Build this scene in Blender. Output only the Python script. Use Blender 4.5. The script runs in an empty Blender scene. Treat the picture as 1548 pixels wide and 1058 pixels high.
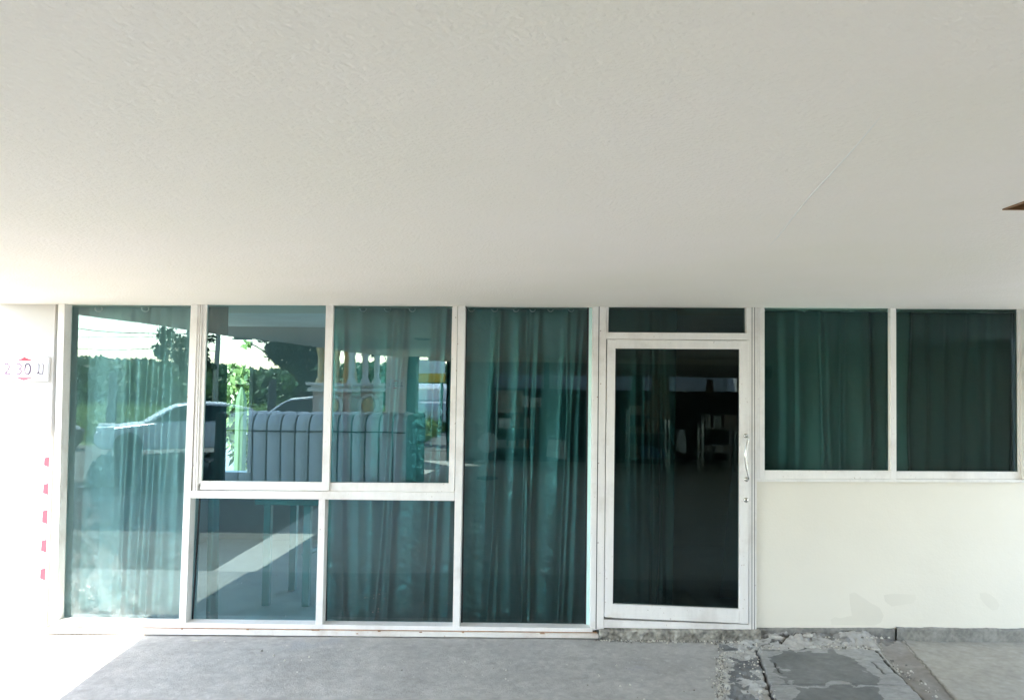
import bpy, bmesh, math, random
import numpy as np
from mathutils import Vector, Matrix
R = math.radians
random.seed(7); RNG = np.random.default_rng(7)

# ------------------------------------------------------------------ camera, world, sun, exposure
FPX, IW, IH = 1150.0, 1548.0, 1058.0
CAM = np.array([0.0, -5.54, 1.86])
def _basis(yaw, pitch, roll):
    y, p, r = R(yaw), R(pitch), R(roll)
    fw = np.array([-math.sin(y)*math.cos(p), math.cos(y)*math.cos(p), math.sin(p)])
    rt = np.array([math.cos(y), math.sin(y), 0.]); up = np.cross(rt, fw)
    return rt*math.cos(r)+up*math.sin(r), up*math.cos(r)-rt*math.sin(r), fw
RT, UP, FW = _basis(1.1, 2.35, 0.72)
scene = bpy.context.scene
COL = scene.collection
cd = bpy.data.cameras.new('camera'); cam = bpy.data.objects.new('camera', cd); COL.objects.link(cam)
cd.sensor_width = 36.0; cd.lens = 36.0*FPX/IW; cd.clip_start = 0.05; cd.clip_end = 2000
M = Matrix(((RT[0], UP[0], -FW[0], CAM[0]), (RT[1], UP[1], -FW[1], CAM[1]), (RT[2], UP[2], -FW[2], CAM[2]), (0, 0, 0, 1)))
cam.matrix_world = M
scene.camera = cam

LDIR = Vector((1.12, 1.5, -2.378)).normalized()
w = bpy.data.worlds.new('World'); scene.world = w; w.use_nodes = True
nt = w.node_tree; bg = nt.nodes['Background']; sky = nt.nodes.new('ShaderNodeTexSky')
sky.sky_type = 'NISHITA'; sky.sun_disc = False; sky.sun_elevation = math.asin(-LDIR.z)
sky.sun_rotation = math.atan2(-LDIR.x, -LDIR.y); sky.air_density = 1.0; sky.dust_density = .5; sky.ozone_density = 2.0
tm = nt.nodes.new('ShaderNodeMix'); tm.data_type = 'RGBA'; tm.blend_type = 'MULTIPLY'; tm.inputs[0].default_value = 1.0; 
_tc = nt.nodes.new('ShaderNodeTexCoord'); _sp = nt.nodes.new('ShaderNodeSeparateXYZ'); nt.links.new(_tc.outputs['Generated'], _sp.inputs[0])
_rp = nt.nodes.new('ShaderNodeValToRGB'); nt.links.new(_sp.outputs[2], _rp.inputs[0]); _rp.color_ramp.elements[0].position = 0.0; _rp.color_ramp.elements[0].color = (1.07, .99, .925, 1)
_rp.color_ramp.elements[1].position = .55; _rp.color_ramp.elements[1].color = (1.16, 1.0, .86, 1); nt.links.new(_rp.outputs[0], tm.inputs[7])
nt.links.new(sky.outputs[0], tm.inputs[6]); nt.links.new(tm.outputs[2], bg.inputs[0]); bg.inputs[1].default_value = 0.15
sl = bpy.data.lights.new('sun', 'SUN'); sl.energy = 2.0; sl.angle = R(0.5); sl.color = (1.0, 0.95, 0.87)
so = bpy.data.objects.new('sun', sl); COL.objects.link(so); so.rotation_euler = LDIR.to_track_quat('-Z', 'Y').to_euler(); so.location = (-8, -10, 16)
scene.view_settings.view_transform = 'Standard'; scene.view_settings.look = 'None'
scene.view_settings.exposure = 3.55; scene.view_settings.gamma = 1.0
scene.cycles.max_bounces = 14; scene.cycles.diffuse_bounces = 8; scene.cycles.transparent_max_bounces = 24
scene.cycles.glossy_bounces = 6

# ------------------------------------------------------------------ measuring helpers (photo measurement -> metres on a known plane)
def on_y(px, py, Y=0.0):
    d = FW*FPX + RT*(px-IW/2) - UP*(py-IH/2); t = (Y-CAM[1])/d[1]; q = CAM+d*t
    return float(q[0]), float(q[2])
def on_z(px, py, Z=0.0):
    d = FW*FPX + RT*(px-IW/2) - UP*(py-IH/2); t = (Z-CAM[2])/d[2]; q = CAM+d*t
    return float(q[0]), float(q[1])
def seen(px, py, k):            # where a thing mirrored in the glass really stands, k metres in front of it
    x, z = on_y(px, py, k); return x, -k, z
def floor_z(x): return .0095*(x+3.4)
def on_floor(px, py):
    z = .02
    for _ in range(3): x, y = on_z(px, py, z); z = floor_z(x)+.018
    return x, y
def ceil_z(x): return 2.3995+0.0054*x

# ------------------------------------------------------------------ numpy noise
_T = RNG.random((256, 256))
def vnoise(x, y):
    xi = np.floor(x).astype(int); yi = np.floor(y).astype(int); fx = x-xi; fy = y-yi
    fx = fx*fx*(3-2*fx); fy = fy*fy*(3-2*fy)
    g = lambda a, b: _T[a % 256, b % 256]
    return (g(xi, yi)*(1-fx)+g(xi+1, yi)*fx)*(1-fy)+(g(xi, yi+1)*(1-fx)+g(xi+1, yi+1)*fx)*fy
def fbm(x, y, o=4):
    s = 0; a = 1; n = 0
    for i in range(o): s = s+a*vnoise(x*2**i+17*i, y*2**i+31*i); n += a; a *= .5
    return s/n

# ------------------------------------------------------------------ materials
def new_mat(name):
    m = bpy.data.materials.new(name); m.use_nodes = True; n = m.node_tree; n.nodes.clear()
    o = n.nodes.new('ShaderNodeOutputMaterial'); return m, n, o
def noise_node(n, scale, detail=4, rough=.55, coord='Object', vec=None, stretch=None):
    t = n.nodes.new('ShaderNodeTexNoise'); t.inputs['Scale'].default_value = scale
    t.inputs['Detail'].default_value = detail; t.inputs['Roughness'].default_value = rough
    c = n.nodes.new('ShaderNodeTexCoord'); src = c.outputs[coord]
    if stretch:
        mp = n.nodes.new('ShaderNodeMapping'); mp.inputs['Scale'].default_value = stretch
        n.links.new(src, mp.inputs[0]); src = mp.outputs[0]
    n.links.new(src, t.inputs['Vector']); return t
def ramp(n, src, stops):
    r = n.nodes.new('ShaderNodeValToRGB'); e = r.color_ramp.elements
    while len(e) < len(stops): e.new(.5)
    for i, (p, c) in enumerate(stops): e[i].position = p; e[i].color = (*c, 1) if len(c) == 3 else c
    n.links.new(src, r.inputs[0]); return r
def mat(name, col, rough=.7, metal=0., var=.08, vscale=3., bump=0., bscale=40., sheen=0., col2=None, spec=.5, stretch=None, bump2=0., b2scale=4.):
    m, n, o = new_mat(name); p = n.nodes.new('ShaderNodeBsdfPrincipled'); n.links.new(p.outputs[0], o.inputs[0])
    p.inputs['Roughness'].default_value = rough; p.inputs['Metallic'].default_value = metal
    p.inputs['Specular IOR Level'].default_value = spec
    if sheen: p.inputs['Sheen Weight'].default_value = sheen
    a = tuple(max(0, c*(1-var)) for c in col); b = tuple(min(1, c*(1+var)) for c in (col2 or col))
    t = noise_node(n, vscale, 6, .6, stretch=stretch); r = ramp(n, t.outputs[0], [(.3, a), (.7, b)])
    n.links.new(r.outputs[0], p.inputs['Base Color'])
    nrm = None
    for st, sc in ((bump, bscale), (bump2, b2scale)):
        if st:
            bt = noise_node(n, sc, 3, .55); bn = n.nodes.new('ShaderNodeBump'); bn.inputs['Strength'].default_value = 1.0
            bn.inputs['Distance'].default_value = st; n.links.new(bt.outputs[0], bn.inputs['Height'])
            if nrm: n.links.new(nrm, bn.inputs['Normal'])
            nrm = bn.outputs[0]
    if nrm: n.links.new(nrm, p.inputs['Normal'])
    return m

def grime_mat(name, col, dirt, amount=.5, rough=.45, metal=0.):
    """painted metal with brownish dirt specks and smears"""
    m, n, o = new_mat(name); p = n.nodes.new('ShaderNodeBsdfPrincipled'); n.links.new(p.outputs[0], o.inputs[0])
    p.inputs['Roughness'].default_value = rough; p.inputs['Metallic'].default_value = metal
    t = noise_node(n, 6, 6, .7, stretch=(3, 3, .6)); r = ramp(n, t.outputs[0], [(.35, tuple(c*.93 for c in col)), (.65, col)])
    s = noise_node(n, 55, 2, .5); rs = ramp(n, s.outputs[0], [(.70, (0, 0, 0)), (.78, (1, 1, 1))])
    s2 = noise_node(n, 2.5, 5, .65); r2 = ramp(n, s2.outputs[0], [(.52, (0, 0, 0)), (.75, (amount, amount, amount))])
    mx = n.nodes.new('ShaderNodeMath'); mx.operation = 'MAXIMUM'; n.links.new(rs.outputs[0], mx.inputs[0]); n.links.new(r2.outputs[0], mx.inputs[1])
    ml = n.nodes.new('ShaderNodeMath'); ml.operation = 'MULTIPLY'; ml.inputs[1].default_value = amount; n.links.new(mx.outputs[0], ml.inputs[0])
    mix = n.nodes.new('ShaderNodeMix'); mix.data_type = 'RGBA'; n.links.new(ml.outputs[0], mix.inputs[0])
    n.links.new(r.outputs[0], mix.inputs[6]); mix.inputs[7].default_value = (*dirt, 1)
    n.links.new(mix.outputs[2], p.inputs['Base Color'])
    bt = noise_node(n, 90, 2); bn = n.nodes.new('ShaderNodeBump'); bn.inputs['Distance'].default_value = .0004; n.links.new(bt.outputs[0], bn.inputs['Height']); n.links.new(bn.outputs[0], p.inputs['Normal'])
    return m

def glass_mat(name, tint, refl=.2, dust=0., speck=0., wave=.0012, rcol=(.74, .97, 1.0)):
    m, n, o = new_mat(name)
    tr = n.nodes.new('ShaderNodeBsdfTransparent'); tr.inputs[0].default_value = (*tint, 1)
    gl = n.nodes.new('ShaderNodeBsdfGlossy'); gl.inputs['Roughness'].default_value = 0.0; gl.inputs[0].default_value = (*rcol, 1)
    wv = noise_node(n, 1.6, 1, .4); bn = n.nodes.new('ShaderNodeBump'); bn.inputs['Distance'].default_value = wave; n.links.new(wv.outputs[0], bn.inputs['Height'])
    n.links.new(bn.outputs[0], gl.inputs['Normal'])
    fr = n.nodes.new('ShaderNodeFresnel'); fr.inputs[0].default_value = 1.5
    ad = n.nodes.new('ShaderNodeMath'); ad.operation = 'ADD'; ad.inputs[1].default_value = refl-.04; n.links.new(fr.outputs[0], ad.inputs[0])
    mx = n.nodes.new('ShaderNodeMixShader'); n.links.new(ad.outputs[0], mx.inputs[0]); n.links.new(tr.outputs[0], mx.inputs[1]); n.links.new(gl.outputs[0], mx.inputs[2])
    last = mx.outputs[0]
    if dust or speck:
        df = n.nodes.new('ShaderNodeBsdfDiffuse'); df.inputs[0].default_value = (.75, .78, .74, 1)
        c = n.nodes.new('ShaderNodeTexCoord'); sep = n.nodes.new('ShaderNodeSeparateXYZ'); n.links.new(c.outputs['Object'], sep.inputs[0])
        mr = n.nodes.new('ShaderNodeMapRange'); mr.inputs['From Min'].default_value = 1.1; mr.inputs['From Max'].default_value = .05
        mr.inputs['To Min'].default_value = .02; mr.inputs['To Max'].default_value = 1.0; n.links.new(sep.outputs[2], mr.inputs[0])
        d1 = noise_node(n, 7, 6, .7); r1 = ramp(n, d1.outputs[0], [(.42, (0, 0, 0)), (.8, (dust, dust, dust))])
        d2 = n.nodes.new('ShaderNodeTexVoronoi'); d2.inputs['Scale'].default_value = 38; n.links.new(c.outputs['Object'], d2.inputs['Vector'])
        r2 = ramp(n, d2.outputs['Distance'], [(.10, (1, 1, 1)), (.16, (0, 0, 0))])
        d3 = noise_node(n, 5, 2); r3 = ramp(n, d3.outputs[0], [(.50, (0, 0, 0)), (.62, (speck, speck, speck))])
        m1 = n.nodes.new('ShaderNodeMath'); m1.operation = 'MULTIPLY'; n.links.new(r2.outputs[0], m1.inputs[0]); n.links.new(r3.outputs[0], m1.inputs[1])
        m2 = n.nodes.new('ShaderNodeMath'); m2.operation = 'ADD'; n.links.new(m1.outputs[0], m2.inputs[0]); n.links.new(r1.outputs[0], m2.inputs[1])
        m3 = n.nodes.new('ShaderNodeMath'); m3.operation = 'MULTIPLY'; m3.use_clamp = True; n.links.new(m2.outputs[0], m3.inputs[0]); n.links.new(mr.outputs[0], m3.inputs[1])
        mm = n.nodes.new('ShaderNodeMixShader'); n.links.new(m3.outputs[0], mm.inputs[0]); n.links.new(last, mm.inputs[1]); n.links.new(df.outputs[0], mm.inputs[2]); last = mm.outputs[0]
    n.links.new(last, o.inputs[0]); return m

MT = {}
MT['frame'] = grime_mat('white_aluminium', (.82, .79, .75), (.30, .22, .15), .6)
MT['frame_rust'] = grime_mat('stained_sill', (.74, .70, .64), (.33, .17, .08), .75, .6)
MT['gasket'] = mat('black_rubber', (.015, .017, .02), .6)
MT['rust'] = mat('rusty_joint', (.30, .17, .09), .85, var=.4, vscale=9)
MT['wall'] = mat('cream_wall_paint', (.76, .712, .61), .75, var=.03, vscale=1.3, bump=.002, bscale=9, bump2=.0008, b2scale=70)
MT['wallpatch'] = mat('repaint_patch', (.725, .678, .575), .75, var=.03, vscale=3)
MT['sunwall'] = mat('white_pillar_paint', (.56, .54, .51), .75, var=.03, vscale=1.5, bump=.001, bscale=18)
MT['whitewall'] = mat('white_wall_paint', (.80, .76, .70), .75, var=.03, vscale=1.5, bump=.001, bscale=18)
MT['soffit'] = mat('soffit_plaster', (.85, .79, .66), .85, var=.025, vscale=.7, col2=(.85, .775, .69), bump=.0045, bscale=75, bump2=.006, b2scale=3)
MT['ridge'] = mat('plaster_ridge', (.79, .76, .69), .8, var=.03)
MT['wood'] = mat('brown_plywood', (.22, .11, .04), .7, var=.25, vscale=8, stretch=(1, 8, 1))
MT['chrome'] = mat('steel', (.62, .61, .58), .22, 1., var=.03)
MT['dark'] = mat('dark_paint', (.02, .022, .024), .6, var=.2)
MT['black_plastic'] = mat('black_plastic_sheet', (.025, .027, .032), .28, var=.3, vscale=5, spec=.6)
MT['tyre'] = mat('tyre_rubber', (.02, .02, .02), .8)
MT['carpaint'] = mat('white_car_paint', (.62, .65, .68), .25, var=.02)
MT['carglass'] = mat('car_glass', (.02, .03, .04), .05, var=.05)
MT['red'] = mat('red_paint', (.70, .04, .06), .5)
MT['signwhite'] = mat('sign_white', (.82, .82, .82), .5, var=.02)
MT['ink'] = mat('sign_ink', (.10, .06, .10), .6)
MT['yellow'] = mat('yellow_panel', (.75, .45, .03), .5)
MT['gold'] = mat('gilded_plaster', (.60, .42, .18), .5, var=.3, vscale=8)
MT['pinkstone'] = mat('pinkish_plaster', (.50, .36, .30), .7, var=.15, vscale=6)
MT['palestone'] = mat('pale_plaster', (.66, .62, .56), .7, var=.1, vscale=6)
MT['rib'] = mat('pale_grey_ribbed_sheet', (.78, .80, .82), .4, var=.10, vscale=5, stretch=(1, 1, .25))
MT['ribgap'] = mat('grey_channel', (.16, .17, .175), .6)
MT['barkm'] = mat('bark', (.09, .06, .04), .9, var=.3, vscale=8)
MT['leaf_dark'] = mat('leaf_dark', (.025, .055, .02), .6, var=.5, vscale=.9)
MT['leaf_mid'] = mat('leaf_mid', (.12, .20, .08), .6, var=.4, vscale=.35)  # scrub green, paled so the colour carries distant haze
MT['leaf_bright'] = mat('leaf_bright', (.12, .22, .05), .55, var=.45, vscale=4, col2=(.20, .25, .08))
MT['cactus'] = mat('cactus_skin', (.12, .19, .09), .6, var=.2, vscale=6)
MT['grass'] = mat('field_grass', (.17, .27, .07), .85, var=.3, vscale=.5, col2=(.26, .34, .10))
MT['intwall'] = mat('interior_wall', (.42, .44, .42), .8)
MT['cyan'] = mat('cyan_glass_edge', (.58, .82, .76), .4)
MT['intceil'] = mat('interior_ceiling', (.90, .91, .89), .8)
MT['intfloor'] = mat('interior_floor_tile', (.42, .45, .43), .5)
MT['teal'] = mat('teal_painted_wood', (.10, .26, .26), .45, var=.15)
MT['curtain'] = mat('teal_satin_curtain', (.105, .21, .21), .29, .72, var=.10, vscale=7, bump=.0015, bscale=35, spec=.5, stretch=(1, 1, .2))
MT['curtain_dark'] = mat('dark_green_curtain', (.026, .062, .062), .42, .35, var=.12, vscale=7, bump=.002, bscale=30, spec=.4, stretch=(1, 1, .2))
MT['curtain_lit_tone'] = mat('teal_curtain_sunlit_tone', (.25, .35, .35), .40, .35, var=.10, vscale=7, bump=.0015, bscale=35, stretch=(1, 1, .2))  # same teal cloth, its lighter colour stands in for sunlight
MT['ring'] = mat('white_ring', (.7, .7, .68), .35)
MT['paper'] = mat('pale_paper', (.55, .56, .54), .8)
MT['card'] = mat('cardboard', (.28, .2, .12), .8)
MT['bluebox'] = mat('blue_plastic', (.05, .12, .25), .5)
MT['shopwall'] = mat('shop_wall', (.34, .33, .31), .85)
MT['frosted'] = mat('frosted_panel', (.6, .62, .62), .6)
MT['porch'] = mat('porch_concrete', (.62, .60, .55), .85, var=.1, vscale=1.0, bump=.003, bscale=30)
MT['asphalt'] = mat('outer_ground', (.15, .145, .13), .9, var=.15, vscale=1.2, bump=.004, bscale=30)
def trans_mat():
    m, n, o = new_mat('translucent_sheet'); a = n.nodes.new('ShaderNodeBsdfTranslucent'); a.inputs[0].default_value = (.42, .46, .46, 1); n.links.new(a.outputs[0], o.inputs[0]); return m
MT['frosted'] = trans_mat()
MT['glass_left'] = glass_mat('tinted_glass_dusty', (.76, .92, .92), .10, dust=.16, speck=.7, wave=.0010)
MT['glass'] = glass_mat('tinted_glass', (.50, .74, .76), .105, dust=.02, speck=.5, wave=.0010)
MT['glass_side'] = glass_mat('tinted_glass_side', (.56, .76, .77), .065, dust=.015, speck=.4, wave=.0008)
MT['glass_dark'] = glass_mat('dark_door_glass', (.27, .38, .37), .042, dust=.008, speck=.2, wave=.0006)
MT['glass_right'] = glass_mat('dark_window_glass', (.52, .74, .70), .028, dust=.006, speck=.1, wave=.0006)
def clear_mat():
    m, n, o = new_mat('glass_edge'); tr = n.nodes.new('ShaderNodeBsdfTransparent'); tr.inputs[0].default_value = (.97, .99, .98, 1); n.links.new(tr.outputs[0], o.inputs[0]); return m
MT['edge'] = clear_mat()

# ------------------------------------------------------------------ object helpers
class MB:
    def __init__(s): s.v = []; s.f = []; s.mi = []; s.smooth = []
    def add(s, vs, fs, mi=0, smooth=False):
        b = len(s.v); s.v += [tuple(map(float, v)) for v in vs]
        for f in fs: s.f.append(tuple(b+i for i in f)); s.mi.append(mi); s.smooth.append(smooth)
        return s
    def box(s, x0, x1, y0, y1, z0, z1, mi=0):
        vs = [(x0, y0, z0), (x1, y0, z0), (x1, y1, z0), (x0, y1, z0), (x0, y0, z1), (x1, y0, z1), (x1, y1, z1), (x0, y1, z1)]
        return s.add(vs, [(0, 3, 2, 1), (4, 5, 6, 7), (0, 1, 5, 4), (1, 2, 6, 5), (2, 3, 7, 6), (3, 0, 4, 7)], mi)
    def prism(s, q, yf, yb, mi=0):       # q: 4 (x,z) clockwise TL TR BR BL seen from the camera
        vs = [(x, yf, z) for x, z in q]+[(x, yb, z) for x, z in q]
        return s.add(vs, [(0, 3, 2, 1), (4, 5, 6, 7), (0, 1, 5, 4), (1, 2, 6, 5), (2, 3, 7, 6), (3, 0, 4, 7)], mi)
    def poly(s, pts, y0, y1, mi=0):      # extrude an (x,z) outline along y
        n = len(pts); vs = [(x, y0, z) for x, z in pts]+[(x, y1, z) for x, z in pts]
        return s.add(vs, [tuple(range(n)), tuple(range(2*n-1, n-1, -1))]+[(i, i+n, (i+1) % n+n, (i+1) % n) for i in range(n)], mi)
    def tube(s, pts, r, n=10, mi=0, caps=True):
        pts = [Vector(p) for p in pts]; rs = r if hasattr(r, '__len__') else [r]*len(pts); rings = []
        for i, p in enumerate(pts):
            d = (pts[min(i+1, len(pts)-1)]-pts[max(i-1, 0)]).normalized()
            a = Vector((0, 0, 1)) if abs(d.z) < .9 else Vector((1, 0, 0)); u = d.cross(a).normalized(); v = d.cross(u)
            rings.append([p+(u*math.cos(t*2*math.pi/n)+v*math.sin(t*2*math.pi/n))*rs[i] for t in range(n)])
        vs = [q for rg in rings for q in rg]; fs = []
        for i in range(len(pts)-1):
            for t in range(n): fs.append((i*n+t, i*n+(t+1) % n, (i+1)*n+(t+1) % n, (i+1)*n+t))
        s.add(vs, fs, mi, True)
        if caps: s.add(rings[0], [tuple(range(n))], mi); s.add(rings[-1], [tuple(reversed(range(n)))], mi)
        return s
    def lathe(s, c, prof, n=24, mi=0, axis='z'):
        vs = []; fs = []
        for r, h in prof:
            for t in range(n):
                a = t*2*math.pi/n
                if axis == 'z': vs.append((c[0]+r*math.cos(a), c[1]+r*math.sin(a), c[2]+h))
                else: vs.append((c[0]+r*math.cos(a), c[1]+h, c[2]+r*math.sin(a)))
        for i in range(len(prof)-1):
            for t in range(n): fs.append((i*n+t, i*n+(t+1) % n, (i+1)*n+(t+1) % n, (i+1)*n+t))
        s.add(vs, fs, mi, True)
        s.add(vs[:n], [tuple(range(n))], mi); s.add(vs[-n:], [tuple(range(n))], mi)
        return s
    def build(s, name, mats, parent=None, bevel=0, **tags):
        me = bpy.data.meshes.new(name); me.from_pydata(s.v, [], s.f)
        for m in (mats if isinstance(mats, (list, tuple)) else [mats]): me.materials.append(MT[m])
        me.polygons.foreach_set('material_index', s.mi); me.polygons.foreach_set('use_smooth', s.smooth)
        me.validate(); me.update()
        bm = bmesh.new(); bm.from_mesh(me); bmesh.ops.recalc_face_normals(bm, faces=bm.faces); bm.to_mesh(me); bm.free()
        o = bpy.data.objects.new(name, me); COL.objects.link(o)
        if parent: o.parent = parent; o.location = -Vector(tuple(parent['_w']))
        if bevel:
            b = o.modifiers.new('bevel', 'BEVEL'); b.width = bevel; b.segments = 2; b.limit_method = 'ANGLE'; b.harden_normals = False
        tag(o, **tags); return o
def tag(o, label=None, cat=None, group=None, kind=None):
    if label: o['label'] = label
    if cat: o['category'] = cat
    if group: o['group'] = group
    if kind: o['kind'] = kind
    return o
def thing(name, label, cat, loc=(0, 0, 0), group=None):
    o = bpy.data.objects.new(name, None); COL.objects.link(o); o.location = loc; o.empty_display_size = .1
    o['_w'] = list(loc); tag(o, label, cat, group); return o
def subparent(o):       # let a mesh part carry sub-parts (its children are built in world metres)
    o['_w'] = [0.0, 0.0, 0.0]; return o
def grid_mesh(name, X, Y, Z, m, parent=None, smooth=True, attr=None, **tags):
    h, w_ = X.shape; v = np.stack([X, Y, Z], -1).reshape(-1, 3)
    i = np.arange(h*w_).reshape(h, w_); f = np.stack([i[:-1, :-1], i[:-1, 1:], i[1:, 1:], i[1:, :-1]], -1).reshape(-1, 4)
    me = bpy.data.meshes.new(name); me.vertices.add(len(v)); me.vertices.foreach_set('co', v.ravel().astype(np.float32))
    me.loops.add(f.size); me.loops.foreach_set('vertex_index', f.ravel().astype(np.int32))
    me.polygons.add(len(f)); me.polygons.foreach_set('loop_start', np.arange(0, f.size, 4, dtype=np.int32))
    me.polygons.foreach_set('use_smooth', np.full(len(f), smooth)); me.materials.append(MT[m]); me.update(calc_edges=True); me.validate()
    if attr is not None:
        a = me.color_attributes.new('tone', 'FLOAT_COLOR', 'POINT'); a.data.foreach_set('color', attr.reshape(-1, 4).astype(np.float32).ravel())
    o = bpy.data.objects.new(name, me); COL.objects.link(o)
    if parent: o.parent = parent; o.location = -Vector(tuple(parent['_w']))
    tag(o, **tags); return o
def Q(pts, Y): return [on_y(x, y, Y) for x, y in pts]
def member(name, pts, Y, Yb, parent, m='frame', bevel=.002, **t):
    return MB().prism(Q(pts, Y), Y, Yb).build(name, m, parent, bevel, **t)
def pane(name, pts, Y, m, parent, **t):
    q = Q(pts, Y); vs = [(x, Y, z) for x, z in q]+[(x, Y+.005, z) for x, z in q]
    mb = MB().add(vs, [(0, 3, 2, 1)], 0).add(vs, [(4, 5, 6, 7), (0, 1, 5, 4), (1, 2, 6, 5), (2, 3, 7, 6), (3, 0, 4, 7)], 1)
    return mb.build(name, [m, 'edge'], parent, **t)

# ================================================================== SETTING
# ---- porch floor: fine worn-concrete sheet with cracks, broken mound and trench covers
def floor_material():
    m, n, o = new_mat('worn_concrete'); p = n.nodes.new('ShaderNodeBsdfPrincipled'); n.links.new(p.outputs[0], o.inputs[0])
    p.inputs['Roughness'].default_value = .8
    at = n.nodes.new('ShaderNodeAttribute'); at.attribute_name = 'tone'
    t = noise_node(n, 9, 8, .7); r = ramp(n, t.outputs[0], [(.25, (.86, .86, .86)), (.75, (1.1, 1.1, 1.1))])
    mx = n.nodes.new('ShaderNodeMix'); mx.data_type = 'RGBA'; mx.blend_type = 'MULTIPLY'; mx.inputs[0].default_value = 1
    n.links.new(at.outputs['Color'], mx.inputs[6]); n.links.new(r.outputs[0], mx.inputs[7]); n.links.new(mx.outputs[2], p.inputs['Base Color'])
    b = noise_node(n, 75, 6, .7); bn = n.nodes.new('ShaderNodeBump'); bn.inputs['Distance'].default_value = .004; n.links.new(b.outputs[0], bn.inputs['Height']); n.links.new(bn.outputs[0], p.inputs['Normal'])
    return m
MT['floor'] = floor_material()
def sdist(X, Y, pts):           # distance to a polyline given in photo pixels on the floor
    P_ = [on_floor(*p) for p in pts]; d = np.full(X.shape, 9.)
    for (ax, ay), (bx, by) in zip(P_[:-1], P_[1:]):
        vx, vy = bx-ax, by-ay; t = np.clip(((X-ax)*vx+(Y-ay)*vy)/(vx*vx+vy*vy), 0, 1)
        d = np.minimum(d, np.hypot(X-ax-t*vx, Y-ay-t*vy))
    return d
def inside(X, Y, pts, wob=0):
    P_ = [on_floor(*p) for p in pts]; r = np.zeros(X.shape, bool)
    if wob:
        X = X+(fbm(X*9, Y*9)-.5)*wob; Y = Y+(fbm(X*9+40, Y*9)-.5)*wob
    for (ax, ay), (bx, by) in zip(P_, P_[1:]+P_[:1]):
        c = ((ay > Y) != (by > Y)) & (X < (bx-ax)*(Y-ay)/(by-ay+1e-12)+ax); r ^= c
    return r
def floor():
    xs = np.arange(-4.3, 4.6, .0065); ys = np.arange(-1.75, -.02, .0065); X, Y = np.meshgrid(xs, ys)
    Z = (fbm(X*1.1, Y*1.1, 3)-.5)*.010+(fbm(X*7, Y*7, 3)-.5)*.0035+(fbm(X*40, Y*40, 2)-.5)*.0012
    n1 = fbm(X*3, Y*3, 5); n2 = fbm(X*13+5, Y*13, 4); n3 = fbm(X*45, Y*45, 3); n4 = fbm(X*1.4+9, Y*4, 4)
    base = np.zeros(X.shape+(4,)); base[..., 3] = 1
    c = np.array([.425, .408, .375])
    for i in range(3): base[..., i] = c[i]*(0.86+.28*n1)*(0.93+.14*n4)
    stain = (n2 > .66) & (n1 > .42)
    base[stain, :3] *= .93
    sp = n3 > .80; base[sp, :3] *= 1.12
    def blend(mask, col, a):
        a = a*mask.astype(float) if np.isscalar(a) else a*mask
        for i in range(3): base[..., i] = base[..., i]*(1-a)+col[i]*a
    # broken pale strip left of the covers
    strip = inside(X, Y, [(1092, 972), (1140, 962), (1180, 1090), (1085, 1090)], .10)
    blend(strip, (.50, .49, .46), .8)
    blend(strip & (fbm(X*8+3, Y*8, 4) > .53), (.13, .135, .135), .85)
    Z += strip*((n2-.45)*.05+(n3-.5)*.012)
    # covers
    cov = inside(X, Y, [(1143, 984), (1326, 984), (1425, 1090), (1185, 1090)])
    blend(cov, (.34, .335, .315), 1)
    scr = (fbm(X*18+3, Y*60+9, 3) > .60) & cov; blend(scr, (.22, .22, .21), .35)
    pd = inside(X, Y, [(1172, 990), (1270, 988), (1335, 1030), (1310, 1034), (1180, 1034)], .22)
    pd |= inside(X, Y, [(1200, 1040), (1320, 1038), (1350, 1090), (1215, 1090)], .12)
    blend(pd, (.13, .135, .125), .9*(.55+.6*n1)); Z += cov*(.010+(n2-.5)*.010)
    # brown drain strip right of covers
    br = inside(X, Y, [(1300, 955), (1352, 958), (1480, 1090), (1425, 1090), (1330, 984)], .03)
    blend(br, (.21, .18, .15), .75*(.6+.7*n2)); Z -= br*.008
    rs = inside(X, Y, [(1352, 956), (1700, 950), (1700, 1090), (1478, 1090)])
    blend(rs, (.36, .335, .28), .85*(.7+.5*n1))
    # mound
    mx, my = on_floor(1245, 965)
    md = np.exp(-((X-mx)/.52)**4)*np.exp(-((Y+.02)/.20)**2)
    md2 = np.clip(md*1.6, 0, 1)
    Z += md*.060*(.75+.5*n1)+md2*(n2-.5)*.050+md2*(n3-.5)*.030
    blend(np.ones_like(X), (.43, .415, .385), md2*.7*(.6+.6*n2))
    blend(md2 > .3, (.17, .165, .155), (.75*(fbm(X*6+70, Y*11, 4) > .60)))
    # cracks
    g_ = .84+.32*fbm(X*26, Y*26, 4); g2 = .90+.2*n3
    for i in range(3): base[..., i] *= g_*g2
    def crack(pts, wd, dep, col=(.03, .03, .03)):
        d = sdist(X+(fbm(X*25, Y*25, 2)-.5)*.02, Y+(fbm(X*25+9, Y*25, 2)-.5)*.02, pts)
        a = np.clip(1.3-d/wd, 0, 1); blend(np.ones_like(X), col, a)
        nonlocal Z
        Z = Z-a*dep
    crack([(1143, 984), (1155, 1015), (1162, 1040), (1182, 1090)], .009, .02)
    crack([(1320, 982), (1330, 990), (1345, 1008), (1375, 1037), (1425, 1085)], .008, .02)
    crack([(1150, 1037), (1260, 1036), (1374, 1037)], .004, .006, (.10, .10, .10))
    crack([(1146, 985), (1230, 984), (1325, 984)], .006, .01, (.16, .16, .15))
    crack([(1170, 1003), (1178, 1018), (1182, 1020)], .006, .012)
    crack([(1320, 1003), (1338, 1020)], .006, .012)
    crack([(1205, 951), (1190, 958), (1196, 966), (1180, 974)], .012, .02, (.05, .04, .03))
    crack([(1150, 977), (1170, 973)], .006, .012)
    crack([(1215, 983), (1228, 979)], .008, .012)
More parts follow.
